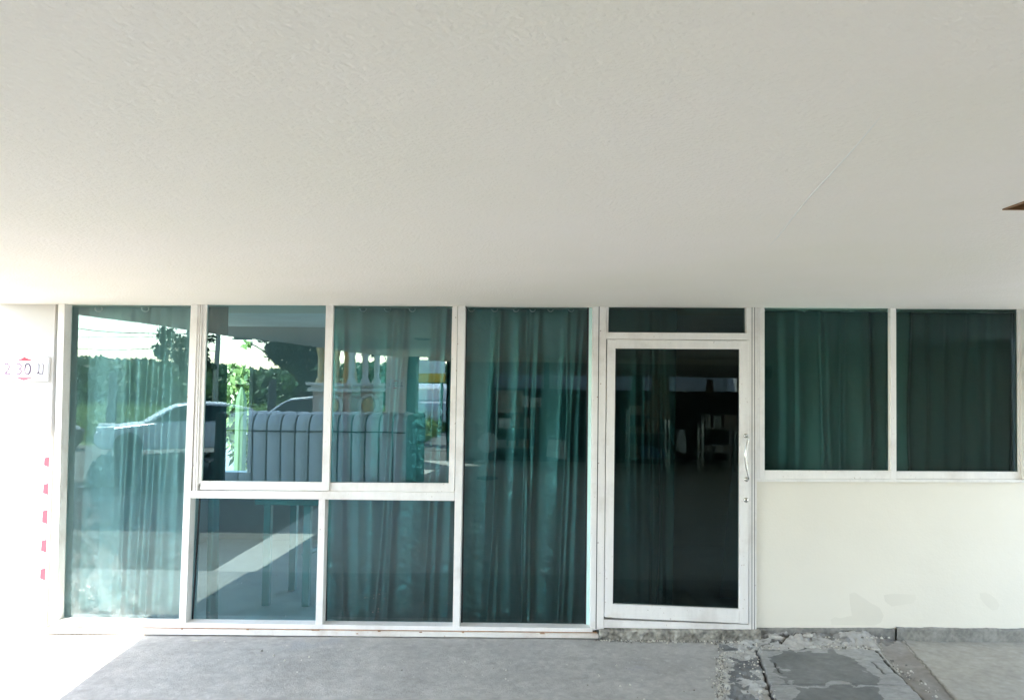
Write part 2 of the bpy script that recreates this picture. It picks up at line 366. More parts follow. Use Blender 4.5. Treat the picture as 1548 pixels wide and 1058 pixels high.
    crack([(1354, 957), (1400, 1006), (1455, 1070)], .004, .004, (.16, .15, .13))
    crack([(1148, 969), (1250, 968), (1354, 967)], .012, .006, (.09, .08, .07))  # dark contact line painted along the plinth base, with a shallow groove
    crack([(1356, 968), (1548, 967), (1600, 967)], .008, .003, (.13, .12, .10))
    d = sdist(X, Y, [(0, 968), (60, 951)]); blend(np.ones_like(X), (.25, .23, .2), np.clip(1-d/.008, 0, 1)*.7)
    # pale drips and small stains
    for (px, py, r_, cc) in ((330, 1036, .026, (.66, .66, .64)), (297, 967, .03, (.6, .58, .45)), (1010, 998, .02, (.5, .49, .46)), (960, 1010, .05, (.37, .35, .36)), (450, 975, .12, (.37, .37, .37)), (500, 968, .08, (.36, .36, .36))):
        fx, fy = on_floor(px, py); a = np.clip(1.5-np.hypot((X-fx), (Y-fy)*1.3)/r_, 0, 1)*(n2 > .42); blend(np.ones_like(X), cc, a*.8)
    # rubble speckle along the strip edge
    ed = inside(X, Y, [(1088, 985), (1106, 985), (1100, 1090), (1080, 1090)], .05); blend(ed & (n3 > .55), (.60, .57, .5), .8)
    sh = np.clip((Y+1.75)/.05, 0, 1)*np.clip((X+4.3)/.05, 0, 1)*np.clip((4.6-X)/.05, 0, 1)
    Z = Z*sh+.018+floor_z(X)*sh
    grid_mesh('porch_floor', X, Y, Z, 'floor', attr=base, kind='structure')
floor()
MB().add([(-60, 30, -.004), (60, 30, -.004), (60, -14.6, -.004), (-60, -14.6, -.004)], [(0, 1, 2, 3)]).build('ground', 'asphalt', kind='structure')
MB().add([(-400, -14.6, -.010), (400, -14.6, -.010), (400, -600, -.010), (-400, -600, -.010)], [(0, 1, 2, 3)]).build('grass_field', 'grass', kind='structure')
MB().add([(-3.2, -14.6, .002), (60, -14.6, .002), (60, -40, .002), (-3.2, -40, .002)], [(0, 1, 2, 3)]).build('road', 'asphalt', kind='structure')

MB().add([(-3.0, 0, -.0005), (9, 0, -.0005), (9, -12.3, -.0005), (-3.0, -12.3, -.0005)], [(0, 1, 2, 3)]).build('porch_slab', 'porch', kind='structure')
# ---- soffit slab with its hatch hole
def edge_x(y): return float(np.interp(-y, [-1, 0, 1.5, 5.2, 9, 12.6], [-3.88, -3.88, -3.80, -3.62, -3.40, -2.95]))
def soffit():
    hx0, hy0 = on_z(1520.5, 311.5, 2.415); hx1 = hx0+1.0; hy1 = hy0-.8
    t = thing('soffit_slab', 'large pale plastered concrete soffit slab over the whole storefront', 'ceiling')
    YB = -12.6
    ysl = [0.6, 0.0, hy0, hy1, -5.2, -9.0, YB]; mb = MB()
    def qd(xa0, xa1, xb0, xb1, ya, yb):
        mb.add([(xa0, ya, ceil_z(xa0)), (xa1, ya, ceil_z(xa1)), (xb1, yb, ceil_z(xb1)), (xb0, yb, ceil_z(xb0))], [(0, 1, 2, 3)])
    XR = 5.7
    for ya, yb in zip(ysl[:-1], ysl[1:]):
        L0, L1 = edge_x(ya), edge_x(yb)
        if ya == hy0: qd(L0, hx0, L1, hx0, ya, yb); qd(hx1, XR, hx1, XR, ya, yb)
        else: qd(L0, XR, L1, XR, ya, yb)
    # sides and top
    ring = [(edge_x(y), y) for y in ysl]+[(XR, YB), (XR, .6)]; n = len(ring)
    mb.add([(x, y, ceil_z(x)) for x, y in ring]+[(x, y, 2.95) for x, y in ring], [(i, (i+1) % n, (i+1) % n+n, i+n) for i in range(n)]+[tuple(range(n, 2*n))])
    me = bpy.data.meshes.new('soffit'); me.from_pydata(mb.v, [], mb.f); me.materials.append(MT['soffit'])
    o = bpy.data.objects.new('soffit', me); COL.objects.link(o); o.parent = t
    zt = ceil_z(hx0)
    MB().box(hx0, hx1, hy1, hy0, zt+.05, zt+.07).build('hatch_board', 'wood', t)
    f = MB(); b = .012
    f.box(hx0-.006, hx0+.004, hy1, hy0, zt-.003, zt+.05); f.box(hx0-.006, hx1, hy0-.003, hy0+.008, zt-.004, zt+.05)
    f.build('hatch_trim', 'wood', t)
    # trowel ridge left in the plaster
    a = Vector((*on_z(1157, 378, 2.405), 0)); c = Vector((*on_z(1340, 163, 2.405), 0)); pts = []; rr = []
    for i in range(25):
        u = i/24; p_ = a.lerp(c, u); p_.x += math.sin(u*9)*.004; p_.z = ceil_z(p_.x)+.0012; pts.append(p_); rr.append(.001+.0022*math.sin(u*math.pi)**.7)
    MB().tube(pts, rr, 8).build('plaster_ridge', 'ridge', t)
soffit()
MB().box(5.71, 5.9, -16.5, -3.6, 0, 2.95).build('porch_side_wall', 'whitewall', label='white side wall closing the porch at the right', cat='wall')
# dropped beam behind the camera
MB().box(-2.3, 5.7, -12.5, -12.2, 2.30, 2.42).build('concrete_beam', 'soffit', label='long low concrete beam at the far side of the porch roof', cat='beam')

# ---- building walls
def walls():
    x0, z0 = on_y(1143.6, 952, -.06); _, z1 = on_y(1143.6, 727, -.06)
    wx = 4.8
    t = thing('low_wall', 'cream painted low wall under the dark right window with repainted patches', 'wall', (2.6, 0, 0))
    zt0 = on_y(1144, 727, -.06)[1]; zb0 = on_y(1144, 948.5, -.06)[1]; zb1 = on_y(1548, 950.5, -.06)[1]
    zt1 = on_y(1548, 729, -.06)[1]; sl_b = (zb1-zb0)/1.87; sl_t = (zt1-zt0)/1.87
    MB().prism([(x0, zt0), (wx, zt0+sl_t*(wx-x0)), (wx, zb0+sl_b*(wx-x0)), (x0, zb0)], -.06, .10).build('wall_face', 'wall', t, .003)
    pt = MB()
    def blob(px, pts):
        q = Q(pts, -.0608); n = len(q); pt.add([(x, -.0608, z) for x, z in q], [tuple(reversed(range(n)))])
    blob(0, [(1284, 897), (1292, 895), (1302, 901), (1318, 912), (1330, 918), (1336, 930), (1332, 940), (1322, 945), (1257, 944), (1256, 936), (1262, 932), (1270, 934), (1288, 930), (1285, 912)])
    blob(0, [(1336, 899), (1350, 897), (1384, 898), (1385, 904), (1381, 911), (1362, 914), (1348, 916), (1338, 909)])
    blob(0, [(1481, 896), (1489, 895), (1497, 898), (1506, 905), (1511, 914), (1508, 921), (1500, 922), (1490, 914), (1482, 904)])
    pt.build('repaint_patch', 'wallpatch', t)
    # grey plinth, front face rough
    xa = on_y(1354, 960, -.085)[0]
    def rough_face(xs0, xs1, zlo, zhi, y, amp, name, m, parent=None, col=None, **tg):
        xs = np.arange(xs0, xs1, .006); vs_ = np.linspace(0, 1, 26); X, V = np.meshgrid(xs, vs_)
        zh = np.interp(xs, [xs0, xs1], zhi); zl = np.interp(xs, [xs0, xs1], zlo)
        edge = (fbm(X*14, X*0+3, 3)-.5)*.016
        top = V > .86
        Zg = zl+(zh-zl)*np.clip(V/.86, 0, 1)+edge*np.clip(V/.86, 0, 1)*.7
        Yg = np.where(top, y+(V-.86)/.14*.06, y)-(fbm(X*30, Zg*30, 3)-.5)*amp-(fbm(X*90, Zg*90, 2)-.5)*amp*.6
        n_ = fbm(X*60, Zg*60, 3)*.5+fbm(X*14, Zg*20, 3)*.5; at_ = np.ones(X.shape+(4,))
        for i in range(3): at_[..., i] = col[0][i]*(1-np.clip((n_-.3)*2.2, 0, 1))+col[1][i]*np.clip((n_-.3)*2.2, 0, 1)
        return grid_mesh(name, X, Yg, Zg, m, parent, attr=at_, **tg)
    zb = on_y(1450, 950, -.06)[1]
    rough_face(xa+.01, 4.8, (-.01, -.01), (zb+.004, zb+.02), -.085, .004, 'plinth', 'floor', t, ((.17, .165, .145), (.32, .305, .27)))
    rough_face(x0-.0, xa, (-.01, -.01), (zb-.02, zb-.004), -.078, .006, 'plinth', 'floor', t, ((.16, .155, .14), (.30, .285, .255)))
    # step under the door
    d0 = on_y(905, 950, -.10)[0]; d1 = on_y(1150, 950, -.10)[0]; zt = on_y(1000, 951.5, -.10)[1]
    s = thing('door_step', 'rough crumbling concrete step under the glass door', 'step', ((d0+d1)/2, -.1, 0))
    rough_face(d0, d1, (-.01, -.01), (zt-.006, zt+.012), -.125, .028, 'step_face', 'floor', s, ((.13, .12, .10), (.50, .47, .40)))
    # wall above and beside the right window (mostly out of the picture)
    MB().box(on_y(1551, 600, -.05)[0], 4.8, -.055, .1, on_y(1548, 729, -.05)[1], ceil_z(4)+.05).build('side_wall', 'whitewall', label='pale wall strip at the right side of the dark right window', cat='wall')
walls()
def grit():
    n = 900; mb = MB(); rr = random.Random(4)
    zones = [((905, 966), (1150, 970), 8, 420), ((1092, 985), (1088, 1056), 9, 200), ((1120, 985), (1160, 1050), 22, 110), ((1150, 978), (1330, 984), 5, 220), ((1145, 967), (1340, 967), 6, 120), ((1330, 990), (1420, 1056), 8, 60), ((300, 985), (1080, 1040), 40, 60)]
    for a, b, sp, m_ in zones:
        for _ in range(m_):
            u = rr.random(); x, y = on_floor(a[0]+(b[0]-a[0])*u+rr.gauss(0, sp*.6), a[1]+(b[1]-a[1])*u+rr.gauss(0, sp*.35)); y = min(y, -.135 if x > .4 else -.16)
            s_ = .0022+.006*rr.random()**3; z = .024+floor_z(x)+.002*rr.random()+(.05*math.exp(-((y+.02)/.2)**2) if 2.0 < x < 2.9 else 0)
            vs = [(x+s_*rr.uniform(.6, 1.3)*dx, y+s_*rr.uniform(.6, 1.3)*dy, z+s_*rr.uniform(.4, .9)*dz) for dx, dy, dz in ((-1, -1, -1), (1, -1, -1), (1, 1, -1), (-1, 1, -1), (-.6, -.6, 1), (.6, -.5, 1), (.5, .6, 1), (-.5, .6, 1))]
            mb.add(vs, [(0, 3, 2, 1), (4, 5, 6, 7), (0, 1, 5, 4), (1, 2, 6, 5), (2, 3, 7, 6), (3, 0, 4, 7)], 0 if rr.random() < .6 else 1)
    mb.build('loose_grit', ['grit_pale', 'grit_dark'], kind='stuff', label='loose concrete grit scattered along the crumbling door step and cracks', cat='grit')
MT['grit_pale'] = mat('pale_grit', (.55, .52, .45), .9, var=.2, vscale=30); MT['grit_dark'] = mat('dark_grit', (.20, .185, .16), .9, var=.3, vscale=30)
grit()
def chunks():
    rr = random.Random(12)
    spec = [(1172, 972, .030, 'small pale concrete chunk at the left foot of the broken mound'), (1207, 957, .034, 'dark edged concrete chunk against the wall base right of the door'), (1226, 981, .024, 'low concrete chunk at the upper left edge of the cracked slab'),
            (1251, 984, .020, 'tiny pale concrete chunk on the upper edge of the cracked slab'), (1288, 983, .028, 'flat pale concrete chunk right of the middle of the slab edge'), (1322, 984, .022, 'concrete chunk at the upper right corner of the cracked slab'), (1106, 1012, .016, 'lone chip of concrete on the broken strip left of the slab')]
    for px, py, sz, lb in spec:
        x, y = on_floor(px, py); y = min(y, -.12); z0 = .02+floor_z(x)+.06*math.exp(-((y+.02)/.2)**2)
        bm = bmesh.new(); bmesh.ops.create_icosphere(bm, subdivisions=2, radius=1)
        sx_, sy_, sz_ = sz*rr.uniform(1.2, 1.9), sz*rr.uniform(.7, 1.0), sz*rr.uniform(.4, .6)
        for v in bm.verts:
            k_ = .78+.44*float(vnoise(np.array(v.co.x*2.1+px), np.array(v.co.y*2.1+v.co.z*3+py))); v.co = Vector((v.co.x*k_*sx_, v.co.y*k_*sy_, v.co.z*k_*sz_))
        me = bpy.data.meshes.new('concrete_chunk'); bm.to_mesh(me); bm.free(); me.materials.append(MT['chunk'])
        o = bpy.data.objects.new('concrete_chunk', me); COL.objects.link(o); o.location = (x, y, z0); o.rotation_euler = (0, 0, rr.uniform(-.6, .6)); tag(o, lb, 'rubble', 'loose chunks of broken concrete')
MT['chunk'] = mat('broken_concrete', (.43, .41, .37), .9, var=.3, vscale=25, bump=.004, bscale=60)
chunks()

# ---- left white wall with the pillar edge and its red marks
def left_wall():
    xr = on_y(74, 941, -.10)[0]; x1 = on_y(87, 461, -.02)[0]
    t = thing('left_wall', 'overexposed white sunlit wall beside the left storefront pane', 'wall', (-3.9, 0, 0))
    q = [(-5.4, ceil_z(-4)+.02), (x1, ceil_z(-4)+.02), (on_y(75.5, 943, -.02)[0], -.02), (-5.4, -.02)]
    MB().prism(q, -.02, .5).build('wall_face', 'sunwall', t)
    q = [(-5.4, ceil_z(-4)+.01), (on_y(84, 461, -.06)[0], ceil_z(-4)+.01), (on_y(66, 945, -.06)[0], -.02), (-5.4, -.02)]
    MB().prism(q, -.06, -.021).build('pillar_casing', 'sunwall', t, .003)
    zs = [(690, 706), (730, 748), (770, 792), (815, 835), (858, 877)]
    for (a, b) in zs:
        xa = 71.5-(a-690)*.035
        MB().prism(Q([(xa-4.5, a+2), (xa+3.0, a), (xa+2.2, b), (xa-5.5, b-3)], -.0615), -.0615, -.0590).build('red_mark', 'red', t)
left_wall()

# ---- height sign with its marks; the same sign hangs on the far pillar
def text_mesh(body, size):
    cu = bpy.data.curves.new('txt', 'FONT'); cu.body = body; cu.size = size; cu.extrude = .0006; cu.offset = 0.0
    ob = bpy.data.objects.new('txt', cu); COL.objects.link(ob); dg = bpy.context.evaluated_depsgraph_get(); dg.update()
    me = bpy.data.meshes.new_from_object(ob.evaluated_get(dg)); bpy.data.objects.remove(ob); return me
def height_sign(cx, y, cz, W_, facing, label, scale=1.0):
    t = thing('height_limit_sign', label, 'sign', (cx, y, cz), 'height limit signs on the pillars')
    H_ = W_*.5
    def loc(o, dx, dz, dy):
        o.parent = t; o.location = (dx*facing, -dy*facing, dz); o.rotation_euler = (R(90), 0, 0 if facing > 0 else math.pi)
    b = MB().box(-W_/2, W_/2, -.014, 0, -H_/2, H_/2); o = b.build('plate', 'signwhite', None, .001); o.parent = t
    if facing < 0: o.rotation_euler = (0, 0, math.pi)
    rim = MB()
    for x0_, x1_, z0_, z1_ in ((-W_/2, W_/2, H_/2-.004, H_/2), (-W_/2, W_/2, -H_/2, -H_/2+.004), (-W_/2, -W_/2+.004, -H_/2+.004, H_/2-.004), (W_/2-.004, W_/2, -H_/2+.004, H_/2-.004)): rim.box(x0_, x1_, -.0165, -.0141, z0_, z1_)
    o = rim.build('rim', 'shopwall', None); o.parent = t
    if facing < 0: o.rotation_euler = (0, 0, math.pi)
    for s in (1, -1):
        vs = [(-.20*W_, .135*s*W_/.5*.5+.03*s*W_, 0), (.20*W_, .135*s*W_/.5*.5+.03*s*W_, 0), (0, .235*s*W_, 0)]
        vs = [(-.19*W_, .165*s*W_, 0), (.19*W_, .165*s*W_, 0), (0, .235*s*W_, 0)]
        m_ = MB().add(vs+[(a, b_, -.0008) for a, b_, _ in vs], [(0, 1, 2), (3, 5, 4), (0, 1, 4, 3), (1, 2, 5, 4), (2, 0, 3, 5)])
        o = m_.build('arrow_mark', 'red', None); loc(o, 0, 0, .0155)
    me = text_mesh('2.30', W_*.34); me.materials.clear(); me.materials.append(MT['ink'])
    o = bpy.data.objects.new('digits', me); COL.objects.link(o); xs = [v.co.x for v in me.vertices]
    loc(o, -.43*W_, -.115*W_, .0155)
    # Thai letter mo ma drawn as strokes
    c = MB(); u = W_
    def st(pts): c.tube([(a*u, b_*u, 0) for a, b_ in pts], .009*u, 6)
    st([(.27, .10), (.30, .105), (.30, -.07), (.275, -.095), (.26, -.075), (.285, -.06), (.33, -.10), (.375, -.10), (.385, -.06), (.385, .10), (.36, .105)])
    o = c.build('thai_letter', 'ink', None); loc(o, 0, 0, .0155)
    return t
sx, sz = on_y(38.5, 557.8, -.062); height_sign(sx, -.062, sz, (on_y(75.6, 558, -.07)[0]-on_y(1.5, 558, -.07)[0]), 1, 'white clearance sign with red arrows on the sunlit left wall')

# ================================================================== STOREFRONT GLAZING (left)
YF, YB = -.09, .01
def storefront():
    t = thing('storefront_window', 'wide white framed storefront window with sliding sashes and teal glass left of the door', 'window', (-1.5, 0, 0))
    member('jamb', [(88, 458), (98, 458), (84.8, 941), (75, 943)], YF, YB, t)
    member('mullion', [(288.6, 458), (299, 458), (280.5, 946), (270.2, 944)], YF, YB, t)
    member('mullion', [(481.9, 753.5), (491.8, 754), (487.2, 949), (476.8, 947)], YF, YB, t)
    member('mullion', [(692.5, 460), (703.6, 460), (694.6, 952), (684.2, 950)], YF, YB, t)
    member('mullion', [(896.8, 460), (917.2, 460), (912.6, 950), (892.2, 953)], YF, YB, t)
    MB().prism(Q([(905.2, 460), (906.4, 460), (901.6, 950), (900.4, 950)], YF-.001), YF-.001, YF+.002).build('seam', 'gasket', t)
    member('transom', [(288, 741.5), (687.4, 744), (687, 756.8), (287.5, 752.6)], YF+.002, YB, t)
    # glass panes
    pane('glass_pane', [(98, 456), (296, 456), (276, 946), (80, 943)], -.002, 'glass_left', t)
    pane('glass_pane', [(286, 749), (488, 749), (486, 952), (278, 950)], -.002, 'glass', t)
    pane('glass_pane', [(486, 749), (694, 749), (692, 955), (482, 952)], -.002, 'glass', t)
    pane('glass_pane', [(697, 456), (906, 456), (902, 956), (690, 956)], -.002, 'glass_side', t)
    # dark gaskets along left jambs
    for a in ([(103.6, 458), (105.2, 458), (92.0, 940), (90.4, 940)], [(301, 752), (303, 752), (291, 946), (289, 946)], [(494, 754), (496, 754), (493.5, 948), (491.5, 948)], [(703.8, 460), (706, 460), (699, 950), (697, 950)]):
        member('gasket', a, -.008, -.0005, t, 'gasket', 0)
    # pale side reveal at the right of the fourth pane
    member('side_reveal', [(890.5, 460), (899, 460), (894.5, 953), (886, 953)], -.0075, -.0025, t, 'cyan', 0)
    member('gasket', [(887.8, 460), (890.4, 460), (885.9, 953), (883.6, 953)], -.0078, -.0025, t, 'gasket', 0)
    # sill: rail, rusty joint, lower lip
    member('bottom_rail', [(76, 938.6), (896, 949.2), (896, 955.3), (76, 946.2)], YF-.004, YB, t, 'frame')
    MB().prism(Q([(70, 945.8), (902, 955.0), (902, 960), (70, 951.5)], YF-.004), YF-.004, YB).build('rusty_joint', 'rust', t)
    member('sill_lip', [(66, 948.4), (905, 957.8), (905, 964.6), (66, 957)], YF-.02, YB, t, 'frame_rust')
    # head channel and sliding tracks
    sc = MB()
    for (px, py, yy) in ((93, 520, YF), (89, 620, YF), (284, 600, YF), (277, 800, YF), (280, 742, YF), (484, 800, YF), (689, 480, YF), (690, 560, YF), (688, 640, YF), (692, 520, YF), (908, 500, YF), (908, 580, YF), (905, 700, YF), (904, 820, YF), (903, 600, YF)):
        x, z = on_y(px, py, yy); sc.lathe((x, yy-.0005, z), [(.0035, 0), (.0035, -.0012), (.001, -.0015)], 10, axis='y')
    sc.build('screw', 'rust', t)
    for (px, py, w_, h_) in ((275, 950.4, 3, 1.2), (374, 951, 4, 1.5), (476, 952, 14, 1.6), (573, 953.6, 5, 1.6), (636, 955.4, 5, 1.2), (700, 955.6, 4, 1.2), (120, 948.4, 10, 1.2), (820, 957.2, 9, 1.3), (540, 957.5, 4, 1)):
        MB().prism(Q([(px-w_/2, py-h_/2), (px+w_*.3, py-h_*.7), (px+w_/2, py+h_/2), (px-w_*.3, py+h_*.6)], YF-.0225), YF-.0225, YF-.018).build('rust_spot', 'rust', t)
    zc = on_y(290, 742, -.05)[1]
    member('track', [(299.2, 460), (302.6, 460), (294.8, 742), (290.6, 742)], YF+.01, -.01, t)
    member('track', [(303.6, 460), (305.4, 460), (298.2, 742), (296.0, 742)], YF+.004, -.01, t)
    # left sash
    s = subparent(member('sash', [(304.5, 460), (313.0, 460), (304.3, 727.5), (295.6, 740)], -.074, -.045, t))
    member('stile', [(492.6, 461), (504.2, 461), (497.3, 741.8), (486.2, 741.8)], -.078, -.045, s)
    member('bottom_rail', [(303.4, 726.8), (487.4, 728.6), (487.2, 741.6), (302.2, 740)], -.073, -.045, s)
    pane('sash_glass', [(308, 455), (500, 455), (492, 734), (300, 734)], -.058, 'glass', s)
    # right sash
    s2 = subparent(member('sash', [(683.8, 461), (691.8, 461), (686.6, 743), (678, 743)], -.060, -.03, t))
    member('bottom_rail', [(496, 729.2), (678.6, 730.2), (678.3, 743.4), (496, 742)], -.059, -.03, s2)
    pane('sash_glass', [(496, 455), (688, 455), (684, 738), (490, 738)], -.045, 'glass', s2)
storefront()

# ================================================================== DOOR
def door():
    t = thing('door_frame', 'white aluminium door frame with narrow dark transom pane', 'door frame', (1.07, 0, 0))
    member('jamb', [(1128.3, 460), (1144.6, 460), (1143.6, 954), (1132.6, 952)], YF+.001, YB, t)
    for xo in (1136.5, 1140.5):
        MB().prism(Q([(xo, 460), (xo+.8, 460), (xo+.6, 952), (xo-.2, 952)], YF), YF, YF+.003).build('seam', 'gasket', t)
    member('transom_bar', [(916, 502.2), (1133.6, 503.6), (1133.6, 514.2), (916, 512.6)], YF-.006, YB, t)
    member('inner_jamb', [(917.3, 460), (920.3, 460), (919.6, 503), (917, 503)], YF+.006, YB, t)
    pane('transom_pane', [(915, 456), (1134, 456), (1134, 508), (915, 508)], -.045, 'glass_dark', t)
    member('threshold', [(912.8, 936.0), (1133.4, 943.8), (1133.2, 951.6), (912.6, 948.6)], YF+.004, YB, t, 'frame')
    member('stop', [(913, 512), (918.2, 512), (914.6, 937), (910.4, 937)], -.05, YB, t, 'gasket', 0)
    member('stop', [(1131, 514), (1134.6, 514), (1134.2, 944), (1130.6, 944)], -.05, YB, t, 'gasket', 0)
    d = thing('glass_door', 'closed dark glass door in white frame with curved steel pull handle', 'door', (1.07, -.08, 0))
    yf, yb = -.098, -.055
    member('stile', [(918.2, 513.2), (930.6, 513.4), (926.2, 933.0), (914.0, 932.6)], yf, yb, d)
    member('stile', [(1118.6, 514.8), (1131.8, 515), (1131.4, 942.6), (1117.4, 942.2)], yf, yb, d)
    member('top_rail', [(930.6, 513.0), (1118.6, 515), (1118.6, 527.8), (930.6, 526.6)], yf-.002, yb, d)
    member('bottom_rail', [(926, 912.6), (1117.4, 920.4), (1117.4, 941.6), (926, 933.6)], yf-.002, yb, d)
    pane('door_glass', [(925, 520), (1125, 520), (1125, 935), (920, 926)], -.078, 'glass_dark', d)
    for a in ([(930.6, 526), (932, 526), (927.4, 913), (926.2, 913)],):
        member('gasket', a, -.092, -.08, d, 'gasket', 0)
    # handle: S-bowed steel bar between two mounts
    hx, hz0 = on_y(1127.4, 658.5, -.098); hx2, hz1 = on_y(1128.2, 724.2, -.098)
    pts = []; rr = []
    for i in range(25):
        u = i/24; z = hz0+(hz1-hz0)*u; bow = math.sin(u*math.pi)
        x = hx+(hx2-hx)*u+.006-(.026*bow**1.3); y = -.098-.045-.012*bow
        pts.append((x, y, z)); rr.append(.0062+.0018*bow)
    pts = [(hx, -.098, hz0), (hx+.001, -.125, hz0)]+pts[1:-1]+[(hx2+.001, -.125, hz1), (hx2, -.098, hz1)]; rr = [.0065, .0065]+rr[1:-1]+[.0065, .0065]
    h = subparent(MB().tube(pts, rr, 12).build('handle', 'chrome', d))
    for (x, z) in ((hx, hz0), (hx2, hz1)):
        MB().lathe((x, -.0985, z), [(.016, 0), (.016, -.006), (.011, -.010), (.003, -.011)], 20, axis='y').build('mount', 'chrome', h)
    lx, lz = on_y(1127.6, 755.5, -.098)
    lk = subparent(MB().lathe((lx, -.0985, lz), [(.0175, 0), (.0175, -.006), (.014, -.010), (.004, -.011)], 24, axis='y').build('lock', 'chrome', d))
    MB().box(lx-.002, lx+.002, -.1115, -.105, lz-.007, lz+.007).build('keyhole', 'dark', lk)
door()

# ================================================================== RIGHT WINDOW
def right_window():
    t = thing('sliding_window', 'white framed two sash sliding window with dark green curtains above the cream wall', 'window', (2.6, 0, 1.2))
    member('jamb', [(1144.8, 460), (1148.2, 460), (1147.6, 724), (1144.4, 724)], YF+.006, YB, t)
    member('sill', [(1144.4, 723.8), (1560, 725.3), (1560, 729.0), (1144.4, 728)], YF-.006, YB, t)
    member('jamb', [(1548.5, 460), (1556, 460), (1556, 726), (1548.5, 726)], YF+.006, YB, t)
    s = subparent(member('sash', [(1148.4, 461), (1155.9, 461), (1156.0, 723.8), (1147.8, 723.8)], -.080, -.05, t))
    member('stile', [(1346.4, 461), (1354.8, 461), (1355.4, 724.2), (1347.0, 724.2)], -.082, -.05, s)
    member('bottom_rail', [(1156.1, 710.8), (1346.8, 711.4), (1346.8, 724), (1156.1, 723.8)], -.079, -.05, s)
    member('edge_strip', [(1342.4, 461), (1346.4, 461), (1346.9, 711), (1343, 711)], -.066, -.06, s, 'frame', 0)
    pane('sash_glass', [(1152, 456), (1350, 456), (1350, 716), (1152, 716)], -.064, 'glass_right', s)
    s2 = subparent(member('sash', [(1538.4, 461), (1548.2, 461), (1548.4, 724.6), (1540.2, 724.6)], -.052, -.02, t))
    member('bottom_rail', [(1352, 712.2), (1540.4, 712.8), (1540.4, 724.8), (1352, 724.4)], -.051, -.02, s2)
    pane('sash_glass', [(1352, 456), (1545, 456), (1545, 718), (1352, 718)], -.036, 'glass_right', s2)
right_window()

# ================================================================== INTERIOR
def interior():
    mb = MB(); zc = 2.44
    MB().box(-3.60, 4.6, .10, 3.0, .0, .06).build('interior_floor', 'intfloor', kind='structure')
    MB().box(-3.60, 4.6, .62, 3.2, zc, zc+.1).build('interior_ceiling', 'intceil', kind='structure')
    t = thing('back_wall', 'grey interior back wall with a tall bright opening and a hidden one added for light', 'wall', (0, 3, 0))
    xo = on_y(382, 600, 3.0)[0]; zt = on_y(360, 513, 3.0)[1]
    MB().box(xo, -1.5, 3.0, 3.15, 0, zc).box(.45, 4.6, 3.0, 3.15, 0, zc).box(-1.5, .45, 3.0, 3.15, 0, .3).box(-1.5, .45, 3.0, 3.15, 2.3, zc).box(-3.6, xo, 3.0, 3.15, zt, zc).box(-3.6, xo, 3.0, 3.15, 0, .80).build('wall_face', 'intwall', t)  # wide second opening hidden behind curtains, added to light the ceiling
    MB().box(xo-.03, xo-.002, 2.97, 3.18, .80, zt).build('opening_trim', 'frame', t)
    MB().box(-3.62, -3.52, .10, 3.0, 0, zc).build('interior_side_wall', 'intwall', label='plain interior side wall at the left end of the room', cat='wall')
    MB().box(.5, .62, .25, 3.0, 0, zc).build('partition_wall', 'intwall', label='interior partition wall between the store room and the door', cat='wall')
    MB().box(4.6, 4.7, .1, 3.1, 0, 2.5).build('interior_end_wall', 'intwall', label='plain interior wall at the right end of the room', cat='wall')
    # table whose legs show through the lower pane
    tb = thing('work_table', 'teal painted table standing behind the lower sliding window', 'table', (-1.6, .6, 0))
    for px, y in ((401, .55), (461, .55), (440, 1.0), (498, 1.0)):
        x = on_y(px+3, 850, y)[0]; MB().box(x-.028, x+.028, y-.03, y+.03, .06, .86).build('leg', 'teal', tb, .003)
    xa = on_y(459, 850, .55)[0]; xb = on_y(500, 850, 1.0)[0]
    MB().tube([(xa, .55, .46), (xb, 1.0, .46)], .02, 8).build('stretcher', 'teal', tb)
    x0 = on_y(385, 800, .5)[0]; x1 = on_y(520, 800, .5)[0]
    MB().box(x0, x1, .48, 1.1, .86, .90).build('tabletop', 'teal', tb, .004)
    # ceiling downlight
    dx, dz = on_y(368, 470, .80)
    dl = thing('ceiling_light', 'round unlit ceiling light inside the room near the window', 'light', (dx, .95, zc))
    MB().lathe((dx, .95, zc), [(.07, 0), (.07, -.012), (.055, -.016)], 24).build('trim_ring', 'frame', dl)
    MB().lathe((dx, .95, zc), [(.05, -.017), (.02, -.019)], 24).build('lens', 'shopwall', dl)
interior()

